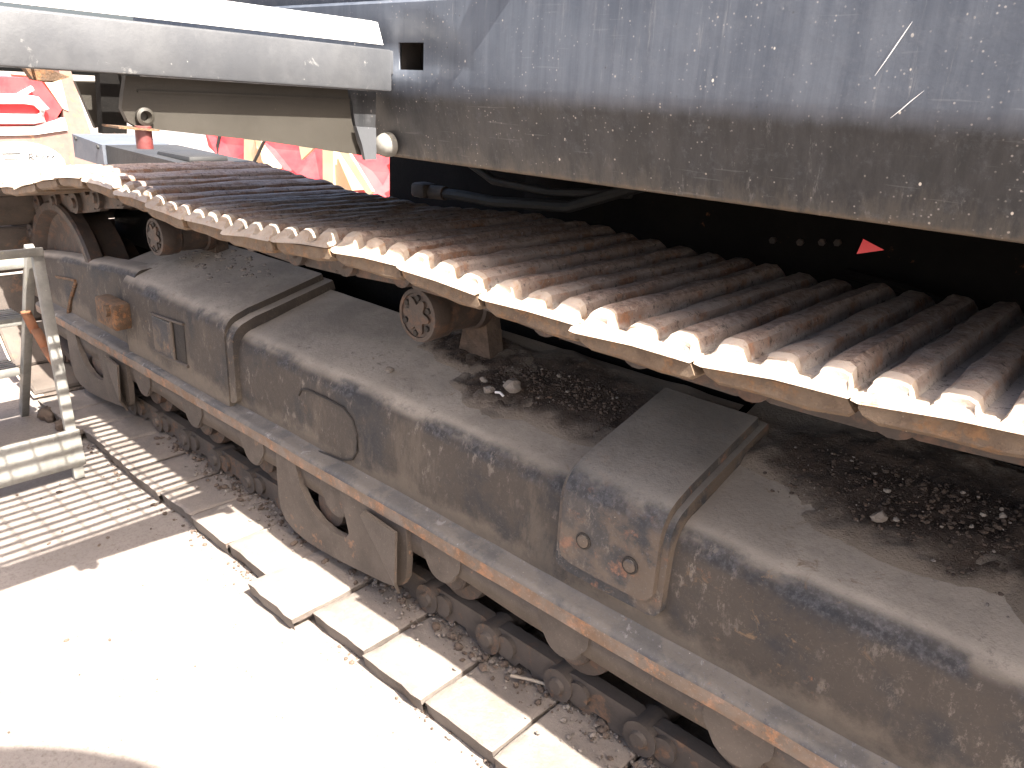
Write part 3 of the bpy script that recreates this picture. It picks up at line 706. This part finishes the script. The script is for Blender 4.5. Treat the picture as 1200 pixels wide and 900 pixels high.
# wedge lug on the panel above the picture; its shadow falls slantwise across the paint
bm = bmesh.new(); b_prism(bm, [(-0.955, 1.004), (-0.875, 1.004), (-0.93, 0.975)], 'z', 1.600, 1.640); bmo('catch_lug', bm, 'panel', EX)
bm = bmesh.new(); b_box(bm, (-2.3, 1.045, 1.553), (2.2, 1.055, 2.5), 0.004); bmo('engine_door', bm, 'panel', EX)
bm = bmesh.new(); b_box(bm, (-0.98, 1.000, 1.59), (-0.85, 1.045, 1.66), 0.003); bmo('door_hinge', bm, 'panel', EX)
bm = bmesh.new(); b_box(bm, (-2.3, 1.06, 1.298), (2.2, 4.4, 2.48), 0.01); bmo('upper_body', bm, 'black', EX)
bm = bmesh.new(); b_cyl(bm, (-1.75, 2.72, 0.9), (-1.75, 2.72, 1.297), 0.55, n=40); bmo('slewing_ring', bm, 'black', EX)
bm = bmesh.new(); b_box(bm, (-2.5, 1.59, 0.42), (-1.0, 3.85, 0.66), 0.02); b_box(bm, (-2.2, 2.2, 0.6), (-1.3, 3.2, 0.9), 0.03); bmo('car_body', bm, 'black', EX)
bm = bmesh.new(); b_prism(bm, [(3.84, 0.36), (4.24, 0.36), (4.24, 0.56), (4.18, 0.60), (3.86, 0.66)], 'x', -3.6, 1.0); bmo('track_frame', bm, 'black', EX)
for i in range(20):
    put('track_shoe', shoe_meshes[i % 5], Matrix.Translation((-3.6 + P * i, 3.72, 1.0)))
    put('track_shoe', low_meshes[i % 5], Matrix.Translation((-3.6 + P * i, 3.72, 0.05)))
bm = bmesh.new()
import mathutils.geometry as mg
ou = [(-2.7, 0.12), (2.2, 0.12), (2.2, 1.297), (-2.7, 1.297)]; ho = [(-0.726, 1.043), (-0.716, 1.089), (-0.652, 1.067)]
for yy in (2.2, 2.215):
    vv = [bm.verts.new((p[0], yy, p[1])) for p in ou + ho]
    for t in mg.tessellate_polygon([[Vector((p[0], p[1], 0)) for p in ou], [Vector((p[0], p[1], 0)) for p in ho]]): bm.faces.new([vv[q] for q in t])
bmo('added_dark_plate', bm, 'black', EX)  # added dark plate with a hole, keeps the gap under the body black
bm = bmesh.new(); b_box(bm, (-3.45, 1.72, 0.10), (1.0, 1.74, 0.93), 0.004); bmo('added_dark_screen', bm, 'black', EX)  # added dark plate, blocks the bright ground behind the upper run
for x, z in ((-0.959, 1.046), (-0.878, 1.053), (-0.817, 1.063), (-0.775, 1.068)):
    bm = bmesh.new(); b_cyl(bm, (x, 2.202, z), (x, 2.188, z), 0.010, n=6); bmo('bolt', bm, 'roller', EX)
bm = bmesh.new(); b_tube(bm, [(-0.72, 2.15, 1.00), (-0.55, 2.13, 0.99), (-0.35, 2.1, 0.96), (0.3, 2.1, 0.95)], 0.014, 8); bmo('grease_pipe', bm, 'black', EX)
bm = bmesh.new(); b_box(bm, (-1.9, 2.17, 1.17), (0.6, 2.199, 1.19), 0.003); bmo('stiffener', bm, 'link', EX)
# hoses slung under the body
bm = bmesh.new(); b_tube(bm, [(-2.16, 1.9, 1.055), (-2.08, 1.90, 1.068), (-1.95, 1.9, 1.072), (-1.80, 1.9, 1.07), (-1.5, 1.92, 1.09), (-1.2, 1.95, 1.2)], 0.018, 10); bmo('hydraulic_hose', bm, 'rubber', EX)
bm = bmesh.new(); b_tube(bm, [(-2.0, 1.95, 1.19), (-1.85, 1.95, 1.13), (-1.6, 1.95, 1.12), (-1.3, 1.95, 1.15)], 0.014, 10); bmo('hydraulic_hose', bm, 'rubber', EX)
bm = bmesh.new(); b_box(bm, (-2.17, 1.86, 1.045), (-2.10, 1.93, 1.095), 0.012); b_cyl(bm, (-2.12, 1.9, 1.066), (-2.03, 1.9, 1.07), 0.024, n=12); bmo('hose_fitting', bm, 'link', EX)

# ---- boarding step beside the body
CX = -1.22
st = None
bm = bmesh.new(); b_box(bm, (CX - 0.012, 0.02, 1.395), (CX, 1.001, 1.467), 0.004); b_box(bm, (CX - 0.022, 0.985, 1.425), (CX - 0.001, 1.015, 1.466), 0.003)
for v in bm.verts: v.co.z += (1.0 - v.co.y) * 0.010
step = bmo('boarding_step', bm, 'step', EX)
bm = bmesh.new(); b_prism(bm, [(CX - 0.006, 1.4745), (CX - 0.022, 1.512), (CX - 0.040, 1.515), (CX - 0.040, 1.511), (CX - 0.026, 1.507), (CX - 0.012, 1.474)], 'y', 0.02, 0.985)

for v in bm.verts: v.co.z += (1.0 - v.co.y) * 0.006
bmo('tread_nosing', bm, 'nosing', step)
GX0, GX1 = CX - 0.06, CX - 1.02
bm = bmesh.new(); x = GX0
while x > GX1:
    b_box(bm, (x - 0.004, 0.03, 1.442), (x + 0.004, 0.98, 1.462)); x -= 0.0500
bars = bmo('grating_bars', bm, 'step', step)
bm = bmesh.new(); y = 0.07
while y < 0.97:
    b_box(bm, (GX1, y - 0.003, 1.450), (CX - 0.013, y + 0.003, 1.460)); y += 0.088
bmo('cross_bars', bm, 'step', step)
bm = bmesh.new(); b_box(bm, (GX1 - 0.25, 0.02, 1.40), (GX1 - 0.01, 0.98, 1.466), 0.004); bmo('end_plate', bm, 'step', step)
bm = bmesh.new(); b_box(bm, (GX1, 0.955, 1.44), (CX - 0.014, 0.992, 1.466), 0.002); bmo('side_rail', bm, 'step', step)
# support bracket underneath
bx = -1.262
bm = bmesh.new(); b_prism(bm, [(0.524, 1.372), (0.520, 1.352), (0.527, 1.333), (0.540, 1.325), (0.754, 1.304), (0.962, 1.277), (0.949, 1.304), (0.938, 1.342), (0.931, 1.3945), (0.565, 1.398), (0.531, 1.398)], 'x', bx - 0.012, bx); br = bmo('step_bracket', bm, 'bracket', EX)
bm = bmesh.new(); b_box(bm, (bx - 0.05, 0.545, 1.3755), (bx + 0.003, 0.94, 1.3785)); bmo('bracket_lip', bm, 'bracket', br)
bm = bmesh.new(); b_lathe(bm, (bx, 0.550, 1.341), (1, 0, 0), [(0.006, 0.0), (0.011, 0.0), (0.0135, 0.004), (0.0135, 0.010), (0.009, 0.012), (0.0075, 0.006), (0.006, 0.003)], 20, False); bmo('pin_ring', bm, 'bracket', br)
bm = bmesh.new(); b_cyl(bm, (bx + 0.012, 0.543, 1.295), (bx + 0.012, 0.543, 1.328), 0.012, n=16); bmo('damper', bm, 'cyl_red', EX)
bm = bmesh.new(); b_prism(bm, [(0.50, 1.328), (0.56, 1.324), (0.56, 1.321), (0.50, 1.325)], 'x', bx - 0.03, bx + 0.03); bmo('damper_plate', bm, 'rusty_lug', EX)
bm = bmesh.new(); b_prism(bm, [(0.801, 1.378), (0.862, 1.38), (0.865, 1.34), (0.886, 1.284), (0.835, 1.267)], 'x', -2.215, -2.2); bmo('hanger_plate', bm, 'bracket', EX)
bm = bmesh.new(); b_prism(bm, [(0.825, 1.44), (0.889, 1.44), (0.871, 1.26), (0.813, 1.26)], 'x', -2.13, -2.10); bmo('hanger_post', bm, 'black', EX)
bm = bmesh.new(); b_prism(bm, [(0.678, 1.401), (0.733, 1.4), (0.772, 1.387), (0.729, 1.372), (0.692, 1.376)], 'x', -2.18, -2.15); bmo('mud_guard_flap', bm, 'rusty_lug', EX)
bm = bmesh.new(); b_prism(bm, [(0.93, 1.394), (0.991, 1.394), (0.988, 1.328), (0.942, 1.331)], 'x', -1.300, -1.255); bmo('mounting_lug', bm, 'panel', EX)
bm = bmesh.new(); b_prism(bm, [(0.935, 1.331), (0.981, 1.329), (0.982, 1.271), (0.955, 1.27), (0.948, 1.298)], 'x', -1.253, -1.244)
bmo('mounting_tab', bm, 'step', EX)
bm = bmesh.new(); b_lathe(bm, (-1.262, 1.030, 1.297), (0, -1, -0.1), [(0.0235, 0.0), (0.0235, 0.012), (0.019, 0.024), (0.011, 0.031), (0.003, 0.033)], 22); bmo('cap_bolt', bm, 'ladder', EX)

# ------------------------------------------------------------------ dirt and stones on the machine
def roof_z(x, y):
    s = 0.28
    return 0.652 + (y - 1.275) * s
def heap_colour(name, dark, brown, dust):
    n = NT(name)
    uvs = n.n.new('ShaderNodeTexCoord').outputs['UV']
    c = n.mix(n.ramp(n.noise(22, 8, 0.75), 0.35, 0.65), dark, brown)
    c = n.mix(n.ramp(n.noise(130, 5, 0.8), 0.60, 0.68), c, tuple(q * 1.6 for q in dust))
    k = n.ramp(n.math('ADD', n.sep(uvs)[0], n.math('MULTIPLY', n.math('SUBTRACT', n.noise(14, 9, 0.75), 0.5), 1.1)), 0.18, 0.72)
    c = n.mix(k, dust, c)
    return n.done(c, 0.95, 0.0, n.math('ADD', n.noise(60, 9, 0.8), n.noise(150, 5, 0.8)), 0.9, 0.008)
M['dark_heap'] = heap_colour('dark_heap', (0.050, 0.034, 0.025), (0.105, 0.072, 0.052), (0.30, 0.242, 0.188))
M['light_heap'] = heap_colour('light_heap', (0.17, 0.14, 0.115), (0.22, 0.185, 0.15), (0.27, 0.225, 0.185))
def heap(name, spots, mat, off):
    mat = 'light_heap' if mat == 'pale_soil' else 'dark_heap'
    amount = {}
    """low uneven mound lying on the sloping roof of the frame"""
    bm = bmesh.new()
    for (cx, cy, rx, ry, hh, sd) in spots:
        n, m = 60, 32; g = []
        for i in range(n + 1):
            for j in range(m + 1):
                u = -1 + 2 * i / n; q = -1 + 2 * j / m; x = cx + rx * u; y = cy + ry * q
                e = max(0, 1 - (u * u + q * q) * (1 + 0.5 * nz((u * 2, q * 2, sd), 1.3)))
                z = roof_z(x, y) + off - 0.004 + min(1.0, e * 2.2) ** 0.8 * hh * 0.62 * (0.75 + 0.5 * nz((x, y, sd), 9) + 0.3 * nz((x, y, sd), 28) + 0.25 * nz((x, y, sd), 75))
                vert = bm.verts.new((x, y, z)); amount[vert] = e; g.append(vert)
        for i in range(n):
            for j in range(m): bm.faces.new((g[i * (m + 1) + j], g[(i + 1) * (m + 1) + j], g[(i + 1) * (m + 1) + j + 1], g[i * (m + 1) + j + 1]))
    uv = bm.loops.layers.uv.new('heap')
    for fc in bm.faces:
        for lp in fc.loops: lp[uv].uv = (amount[lp.vert], 0.0)
    return bmo(name, bm, mat, None, 60, 'stuff')
def rock(bm, c, r, sd, sub=1, squash=0.7):
    res = bmesh.ops.create_icosphere(bm, subdivisions=sub, radius=1.0)
    rr = random.Random(sd); ax = Vector((rr.uniform(0.7, 1.3), rr.uniform(0.7, 1.2), rr.uniform(0.55, 0.9) * squash / 0.7)); rot = Matrix.Rotation(rr.uniform(0, 6.28), 3, 'Z') @ Matrix.Rotation(rr.uniform(-0.5, 0.5), 3, 'X')
    for v in res['verts']:
        p = v.co.copy(); k = 1 + 0.38 * nz(p + Vector((sd * 1.3, 0, 0)), 1.6) + 0.15 * nz(p + Vector((0, sd, 0)), 4)
        v.co = Vector(c) + rot @ Vector((p.x * ax.x * r * k, p.y * ax.y * r * k, p.z * ax.z * r * k))
heap('dirt', [(-1.12, 1.47, 0.40, 0.17, 0.036, 1.0), (-1.27, 1.39, 0.17, 0.10, 0.034, 2.0), (-1.45, 1.50, 0.24, 0.10, 0.04, 3.0)], 'soil', 0)
heap('dirt', [(-0.28, 1.52, 0.42, 0.19, 0.046, 4.0), (0.1, 1.45, 0.3, 0.16, 0.05, 6.0)], 'soil', 0)
heap('dirt', [(-2.76, 1.44, 0.30, 0.11, 0.040, 5.0)], 'pale_soil', 0.026)
heap('dirt', [(-2.42, 1.46, 0.12, 0.05, 0.022, 7.0)], 'soil', 0.030)
def crumbs(name, mat, n, box, rr, zf, sd, dens=None):
    bm = bmesh.new(); r = random.Random(sd)
    made = 0
    while made < n:
        x = r.uniform(box[0], box[1]); y = r.uniform(box[2], box[3])
        if dens and r.random() > dens(x, y): continue
        q = rr[0] + (rr[1] - rr[0]) * r.random() ** 4
        rock(bm, (x, y, zf(x, y) + q * 0.15), q, made + sd * 7, 1 if q > 0.004 else 0 or 1); made += 1
    return bmo(name, bm, mat, None, 0, 'stuff')
def d1(x, y): return max(0.0, 1 - ((x + 1.13) / 0.34) ** 2 - ((y - 1.45) / 0.12) ** 2)
def d2(x, y): return max(0.0, 1 - ((x + 0.25) / 0.42) ** 2 - ((y - 1.49) / 0.15) ** 2)
crumbs('dirt_crumbs', 'soil', 1500, (-1.5, -0.8, 1.30, 1.57), (0.0010, 0.0065), lambda x, y: roof_z(x, y) + 0.020 * d1(x, y), 1, d1)
crumbs('dirt_crumbs', 'soil', 1900, (-0.62, 0.15, 1.30, 1.57), (0.0010, 0.006), lambda x, y: roof_z(x, y) + 0.026 * d2(x, y), 2, d2)
crumbs('pale_crumbs', 'stone', 170, (-1.75, 0.1, 1.28, 1.55), (0.0015, 0.007), lambda x, y: roof_z(x, y) + 0.026 * d1(x, y) + 0.034 * d2(x, y), 3, lambda x, y: 0.1 + d1(x, y) + d2(x, y))
crumbs('pale_crumbs', 'pale_soil', 420, (-3.05, -2.4, 1.30, 1.53), (0.002, 0.014), lambda x, y: roof_z(x, y) + 0.052, 4, lambda x, y: max(0, 1 - ((x + 2.75) / 0.36) ** 2 - ((y - 1.43) / 0.12) ** 2))
crumbs('gravel_crumbs', 'soil', 1600, (-2.9, 0.0, 1.14, 1.30), (0.002, 0.013), lambda x, y: 0.053, 15, lambda x, y: max(0.0, min(1.0, (y - 1.14) / 0.1)))
crumbs('gravel_crumbs', 'lower_shoe', 2600, (-2.6, 0.0, 1.06, 1.32), (0.0015, 0.009), lambda x, y: 0.052, 5, lambda x, y: max(0.0, min(1.0, (y - 1.10) / 0.16)) ** 1.6)
crumbs('gravel_crumbs', 'stone', 160, (-2.6, 0.0, 1.06, 1.30), (0.0015, 0.007), lambda x, y: 0.052, 6, lambda x, y: max(0.0, min(1.0, (y - 1.10) / 0.16)))
crumbs('gravel_crumbs', 'soil', 500, (-3.4, -0.3, 0.985, 1.035), (0.0015, 0.008), lambda x, y: -0.002, 9, lambda x, y: 0.2 + 0.8 * (nz((x, 0, 0), 6) > 0))
crumbs('gravel_crumbs', 'soil', 120, (-3.4, -1.6, 0.3, 1.0), (0.0015, 0.010), lambda x, y: -0.003, 8, lambda x, y: 0.15 + 0.85 * (y > 0.9))
def stone(c, r, sd, label, mat='stone'):
    bm = bmesh.new(); rock(bm, c, r, sd, 2, 0.65)
    tag(bmo('stone', bm, mat, None, 28), label, 'stone')
stone((-1.205, 1.372, 0.722), 0.022, 11, 'largest grey clod on the dirt heap between the rollers')
stone((-1.262, 1.345, 0.702), 0.015, 12, 'smaller clod just in front of the largest grey clod on the heap')
stone((-1.31, 1.375, 0.708), 0.010, 13, 'small clod left of the largest grey clod on the heap')
stone((-1.60, 1.30, 0.673), 0.012, 14, 'pale pebble on the frame just below the middle carrier roller')
stone((-0.325, 1.40, 0.715), 0.014, 15, 'pale flat stone at the front edge of the dark dirt on the right', 'pale_soil')
stone((-0.30, 1.412, 0.716), 0.006, 16, 'white pebble beside the pale flat stone on the right')
bm = bmesh.new(); b_tube(bm, [(-1.0, 1.190, 0.066), (-0.95, 1.214, 0.068), (-0.91, 1.232, 0.066), (-0.868, 1.256, 0.064)], 0.0042, 7)
tag(bmo('stick', bm, 'wood', None), 'thin dry stick lying on the lower track shoes under the rail', 'stick')
bm = bmesh.new(); b_tube(bm, [(-1.232, 1.338, 0.706), (-1.215, 1.336, 0.7105), (-1.202, 1.335, 0.705)], 0.0032, 6)
tag(bmo('straw', bm, 'white', None), 'short white bit of straw on the dirt heap beside the clods', 'straw')

# clumps of mud at the foot of the ladder
for i, (x, y, r, lb) in enumerate(((-3.50, 0.985, 0.036, 'lump of mud nearest the ladder leg among the three by the track'), (-3.36, 0.99, 0.030, 'middle lump of mud beside the track near the ladder'), (-3.22, 0.995, 0.026, 'lump of mud on the right of the three by the track'))):
    bm = bmesh.new(); rock(bm, (x, y, r * 0.6), r, 40 + i, 3, 0.9)
    for v in bm.verts: v.co += Vector((1, 0.6, 1)) * 0.006 * nz(v.co, 60)
    tag(bmo('mud_lump', bm, 'soil', None, 60), lb, 'mud', 'lumps of mud beside the ladder')

# ------------------------------------------------------------------ step ladder
LD = empty('step_ladder', (-3.3, 0.6, 0.0), 'small weathered aluminium step ladder standing left of the excavator track', 'ladder')
def rail_bm(a, b, wx, wy):
    bm = bmesh.new(); a, b = Vector(a), Vector(b); d = b - a
    vs = b_box(bm, (-wx / 2, -wy / 2, 0), (wx / 2, wy / 2, d.length), 0.003)
    q = Matrix.Rotation(math.atan2(d.x, d.z), 3, 'Y') @ Matrix.Rotation(-math.atan2(d.y, math.hypot(d.x, d.z)), 3, 'X')
    for v in bm.verts: v.co = a + q @ v.co
    return bm
for y0 in (0.875, 0.42):
    bmo('back_leg', rail_bm((-2.865, y0, 0.0), (-2.975, y0 + 0.01, 0.83), 0.024, 0.036), 'ladder', LD)
    bmo('front_leg', rail_bm((-3.62, y0 + 0.055, 0.0), (-3.03, y0 + 0.01, 0.822), 0.036, 0.030), 'ladder', LD)
for x, z in ((-3.12, 0.755), (-3.31, 0.50), (-3.47, 0.25)):
    bm = bmesh.new(); b_box(bm, (x - 0.115, 0.40, z - 0.018), (x + 0.03, 0.90 + 0.0, z + 0.018), 0.012)
    for k in range(5): b_box(bm, (x - 0.10 + k * 0.026, 0.41, z + 0.0175), (x - 0.09 + k * 0.026, 0.895, z + 0.0215))
    bmo('tread', bm, 'ladder', LD)
bm = bmesh.new(); b_box(bm, (-2.955, 0.40, 0.805), (-2.945, 0.90, 0.835), 0.004); bmo('top_hinge', bm, 'ladder', LD)
bm = bmesh.new(); rt = Matrix.Rotation(-0.13, 3, 'Y'); b_box(bm, (-2.885, 0.38, 0.045), (-2.862, 0.905, 0.185), 0.008, rt); bmo('spreader_board', bm, 'ladder', LD)
bm = bmesh.new(); v0 = [(-3.20, 0.885, 0.56), (-3.12, 0.885, 0.50), (-3.04, 0.886, 0.45), (-2.955, 0.888, 0.405)]
for (a, b) in zip(v0, v0[1:]):
    A = [bm.verts.new((a[0], a[1] + s, a[2])) for s in (-0.016, 0.016)] + [bm.verts.new((b[0], b[1] + s, b[2])) for s in (-0.016, 0.016)]
    bm.faces.new((A[0], A[1], A[3], A[2]))
so_ = bmo('strap', bm, 'orange', LD); so_.modifiers.new('thick', 'SOLIDIFY').thickness = 0.012

# ------------------------------------------------------------------ black box behind the track
BX = empty('equipment_box', (-3.9, 1.75, 0.0), 'black equipment box with a blue grey front plate behind the top of the track', 'box')
bm = bmesh.new(); b_prism(bm, [(-4.12, 0.62), (-3.33, 0.62), (-3.33, 1.055), (-4.12, 1.073)], 'y', 1.60, 1.95); bmo('box_body', bm, 'rubber', BX)
bm = bmesh.new(); b_prism(bm, [(-4.49, 0.985), (-4.125, 0.972), (-4.125, 1.073), (-4.49, 1.099)], 'y', 1.585, 1.92); fp = bmo('front_plate', bm, 'blue_grey', BX)
for x, z in ((-4.44, 1.080), (-4.17, 1.060)):
    bm = bmesh.new(); b_cyl(bm, (x, 1.585, z), (x, 1.578, z), 0.010, n=10); bmo('screw', bm, 'rubber', fp)
bm = bmesh.new(); b_box(bm, (-3.72, 1.66, 1.04), (-3.40, 1.85, 1.082), 0.018); bmo('box_lid', bm, 'rubber', BX)
bm = bmesh.new(); b_box(bm, (-4.1, 1.62, 0.0), (-3.5, 1.93, 0.63), 0.01); bmo('stand', bm, 'black', BX)

# ------------------------------------------------------------------ red machines beyond
RM = empty('red_machine', (-8.2, 2.3, 0.0), 'red machine with a white looped handle at the left beyond the track', 'machine')
def px(name, pts, x, t, mat, parent=RM):
    bm = bmesh.new(); b_prism(bm, pts, 'x', x - t, x); return bmo(name, bm, mat, parent, 25)
px('red_hood', [(1.2, 1.36), (2.32, 1.325), (2.62, 1.326), (2.775, 1.083), (2.68, 0.95), (1.2, 0.85)], -8.0, 0.9, 'red')
px('cream_edge', [(2.64, 1.345), (2.80, 1.35), (2.83, 1.06), (2.785, 1.08)], -8.02, 0.8, 'cream')
px('white_band', [(1.2, 0.90), (2.52, 0.93), (2.775, 1.003), (2.79, 0.90), (2.51, 0.857), (1.2, 0.83)], -7.985, 0.85, 'white')
px('lower_cover', [(1.2, 0.857), (2.74, 0.915), (2.80, 0.9), (2.74, 0.30), (1.2, 0.30)], -8.01, 0.9, 'pinkish')
px('side_column', [(2.80, 1.40), (2.90, 1.40), (3.09, 0.40), (2.76, 0.40)], -8.03, 0.5, 'pinkish')
bm = bmesh.new(); b_tube(bm, [(-7.95, 1.9, 1.14), (-7.95, 2.45, 1.155), (-7.95, 2.55, 1.14), (-7.95, 2.605, 1.075), (-7.95, 2.575, 1.0), (-7.95, 2.5, 0.99), (-7.95, 1.9, 0.985)], 0.042, 10); bmo('handle_loop', bm, 'white', RM)
bm = bmesh.new(); b_tube(bm, [(-7.96, 2.425, 1.18), (-7.96, 2.54, 1.245)], 0.022, 8); bmo('handle_stub', bm, 'white', RM)
bm = bmesh.new(); pts = [(2.36 + 0.37 * math.cos(math.radians(a)), 0.60 + 0.20 * math.sin(math.radians(a))) for a in range(0, 360, 12)]; b_prism(bm, pts, 'x', -8.01, -7.995); badge = bmo('oval_badge', bm, 'white', RM)
bm = bmesh.new()                                # blurred hand-drawn lettering, not readable in the photograph
yy = 2.44
for stk in ([(0, .02), (.005, .07), (.03, .075), (.03, .05), (.008, .045), (.035, .02)], [(.055, .02), (.06, .06), (.085, .04)], [(.10, .02), (.115, .055), (.13, .02)], [(.145, .02), (.15, .05), (.17, .055)], [(.185, .03), (.20, .055), (.215, .03)]):
    b_tube(bm, [(-7.99, yy + a, 0.625 + b) for a, b in stk], 0.006, 5)
b_tube(bm, [(-7.99, 2.23, 0.70), (-7.99, 2.38, 0.70)], 0.006, 5); b_tube(bm, [(-7.99, 2.24, 0.655), (-7.99, 2.36, 0.655)], 0.004, 5)
bmo('lettering', bm, 'rubber', badge)
bm = bmesh.new(); b_cyl(bm, (-8.5, 1.3, 0.35), (-8.5, 1.6, 0.35), 0.35, n=28); bmo('wheel', bm, 'rubber', RM)
bm = bmesh.new(); b_cyl(bm, (-8.5, 2.35, 0.30), (-8.5, 2.7, 0.30), 0.30, n=28); bmo('wheel', bm, 'rubber', RM)

RI = empty('red_implement', (-7.9, 5.2, 0.0), 'bright red implement with cream edged blades beyond the track under the step', 'implement')
def pyy(name, pts, y, t, mat):
    bm = bmesh.new(); b_prism(bm, pts, 'y', y, y + t); return bmo(name, bm, mat, RI, 25)
pyy('red_body', [(-10.36, 0.784), (-10.0, 0.96), (-5.6, 0.98), (-6.1, 0.73), (-6.40, 0.58), (-6.64, 0.33), (-7.2, 0.33), (-8.37, 0.364), (-9.72, 0.333), (-10.27, 0.554)], 5.3, 0.5, 'red')
pyy('upright', [(-8.71, 0.9), (-8.48, 0.9), (-8.52, 0.441), (-8.77, 0.467)], 4.95, 0.35, 'cream')
pyy('upright', [(-7.09, 0.9), (-6.90, 0.9), (-6.93, 0.371), (-7.11, 0.368)], 4.9, 0.4, 'cream')
def blade(pts, mat):
    bm = bmesh.new(); V = [Vector(p) for p in pts]; nn = (V[1] - V[0]).cross(V[2] - V[0]).normalized() * 0.03
    a = [bm.verts.new(v) for v in V]; b = [bm.verts.new(v + nn) for v in V]; n = len(V)
    bm.faces.new(a); bm.faces.new(b[::-1])
    for i in range(n): bm.faces.new((a[i], a[(i + 1) % n], b[(i + 1) % n], b[i]))
    return bmo('blade', bm, mat, RI, 25)
blade([(-8.40, 4.95, 0.80), (-7.65, 5.25, 0.80), (-7.45, 5.2, 0.36), (-7.75, 4.95, 0.40)], 'red')
blade([(-9.65, 4.95, 0.80), (-8.8, 5.3, 0.80), (-8.8, 5.25, 0.40), (-9.3, 4.95, 0.40)], 'red')
blade([(-6.83, 4.93, 0.80), (-6.3, 5.25, 0.80), (-6.05, 5.2, 0.40), (-6.30, 4.95, 0.385)], 'red')
blade([(-6.81, 4.90, 0.78), (-6.66, 4.90, 0.79), (-6.28, 4.90, 0.447), (-6.335, 4.90, 0.383)], 'cream')
blade([(-8.47, 4.93, 0.80), (-8.32, 4.93, 0.80), (-8.33, 4.93, 0.565)], 'cream')
blade([(-7.61, 4.95, 0.80), (-7.28, 4.95, 0.80), (-7.56, 4.95, 0.633)], 'cream')
blade([(-6.50, 5.15, 0.60), (-6.26, 5.15, 0.74), (-5.85, 5.15, 0.745), (-6.36, 5.15, 0.454)], 'red')
for i, (x, z) in enumerate(((-6.0, 0.70), (-5.92, 0.72), (-5.84, 0.735))):
    bm = bmesh.new(); b_box(bm, (x - 0.04, 5.0, z - 0.015), (x + 0.03, 5.12, z + 0.02), 0.01); bmo('tine_tip', bm, 'white', RI)
bm = bmesh.new(); b_tube(bm, [(-9.0, 4.8, 0.80), (-9.08, 4.8, 0.66), (-9.09, 4.8, 0.52), (-9.05, 4.8, 0.35)], 0.022, 7); bmo('cable', bm, 'rubber', RI)
bm = bmesh.new(); b_tube(bm, [(-8.03, 4.8, 0.80), (-8.38, 4.8, 0.44)], 0.018, 7); bmo('cable', bm, 'rubber', RI)
for x in (-9.6, -7.6, -6.6):
    bm = bmesh.new(); b_box(bm, (x - 0.06, 5.4, 0.0), (x + 0.06, 5.6, 0.5), 0.01); bmo('leg', bm, 'red', RI)
bm = bmesh.new(); b_prism(bm, [(-13.0, 0.0), (-10.3, 0.0), (-10.2, 0.31), (-10.55, 0.72), (-13.0, 0.95)], 'y', 5.6, 6.4)
wt = tag(bmo('water_tank', bm, 'white', None, 25), 'white sloping container beside the red implement', 'container')
# a further red machine seen through the gap under the body
RB = empty('red_trailer', (-0.6, 6.0, 0.0), 'red trailer glimpsed through the dark gap under the excavator body', 'trailer')
bm = bmesh.new(); b_box(bm, (-2.4, 5.6, 0.45), (1.5, 6.6, 1.5), 0.03); bmo('trailer_body', bm, 'red', RB)
for x in (-1.4, 0.6):
    bm = bmesh.new(); b_cyl(bm, (x, 5.7, 0.38), (x, 5.95, 0.38), 0.38, n=28); bmo('wheel', bm, 'rubber', RB)

# ------------------------------------------------------------------ made-up shade on a pole, out of view, casting the near corner shadow
SHADE = empty('shadow_caster', (0.90, -0.665, 0.0), 'added shadow caster shaped like a sunshade on a thin pole, unseen behind and right of the view', 'shadow_caster')
bm = bmesh.new(); top = bm.verts.new((0.90, -0.665, 2.62)); ring = []; low = []
for i in range(48):
    a = 2 * math.pi * i / 48; r = 1.0 - 0.012 * (1 - abs(math.cos(a * 4))) + 0.01 * nz((math.cos(a), math.sin(a), 0), 3)
    ring.append(bm.verts.new((0.90 + r * math.cos(a), -0.665 + r * math.sin(a), 2.40))); low.append(bm.verts.new((0.90 + r * math.cos(a), -0.665 + r * math.sin(a), 2.33)))
for i in range(48):
    j = (i + 1) % 48; bm.faces.new((top, ring[i], ring[j])); bm.faces.new((ring[i], low[i], low[j], ring[j]))
bmo('canopy', bm, 'step', SHADE)
bm = bmesh.new(); b_cyl(bm, (0.90, -0.665, 0.03), (0.90, -0.665, 2.64), 0.02, n=14); bmo('pole', bm, 'steel', SHADE)
bm = bmesh.new(); b_lathe(bm, (0.90, -0.665, 0.0), (0, 0, 1), [(0.26, 0.0), (0.26, 0.05), (0.22, 0.07), (0.03, 0.08), (0.03, 0.2)], 28); bmo('base', bm, 'steel', SHADE)
for i in range(8):
    a = 2 * math.pi * i / 8; bm = bmesh.new(); b_cyl(bm, (0.90, -0.665, 2.605), (0.90 + 0.98 * math.cos(a), -0.665 + 0.98 * math.sin(a), 2.39), 0.006, n=8); bmo('rib', bm, 'steel', SHADE)
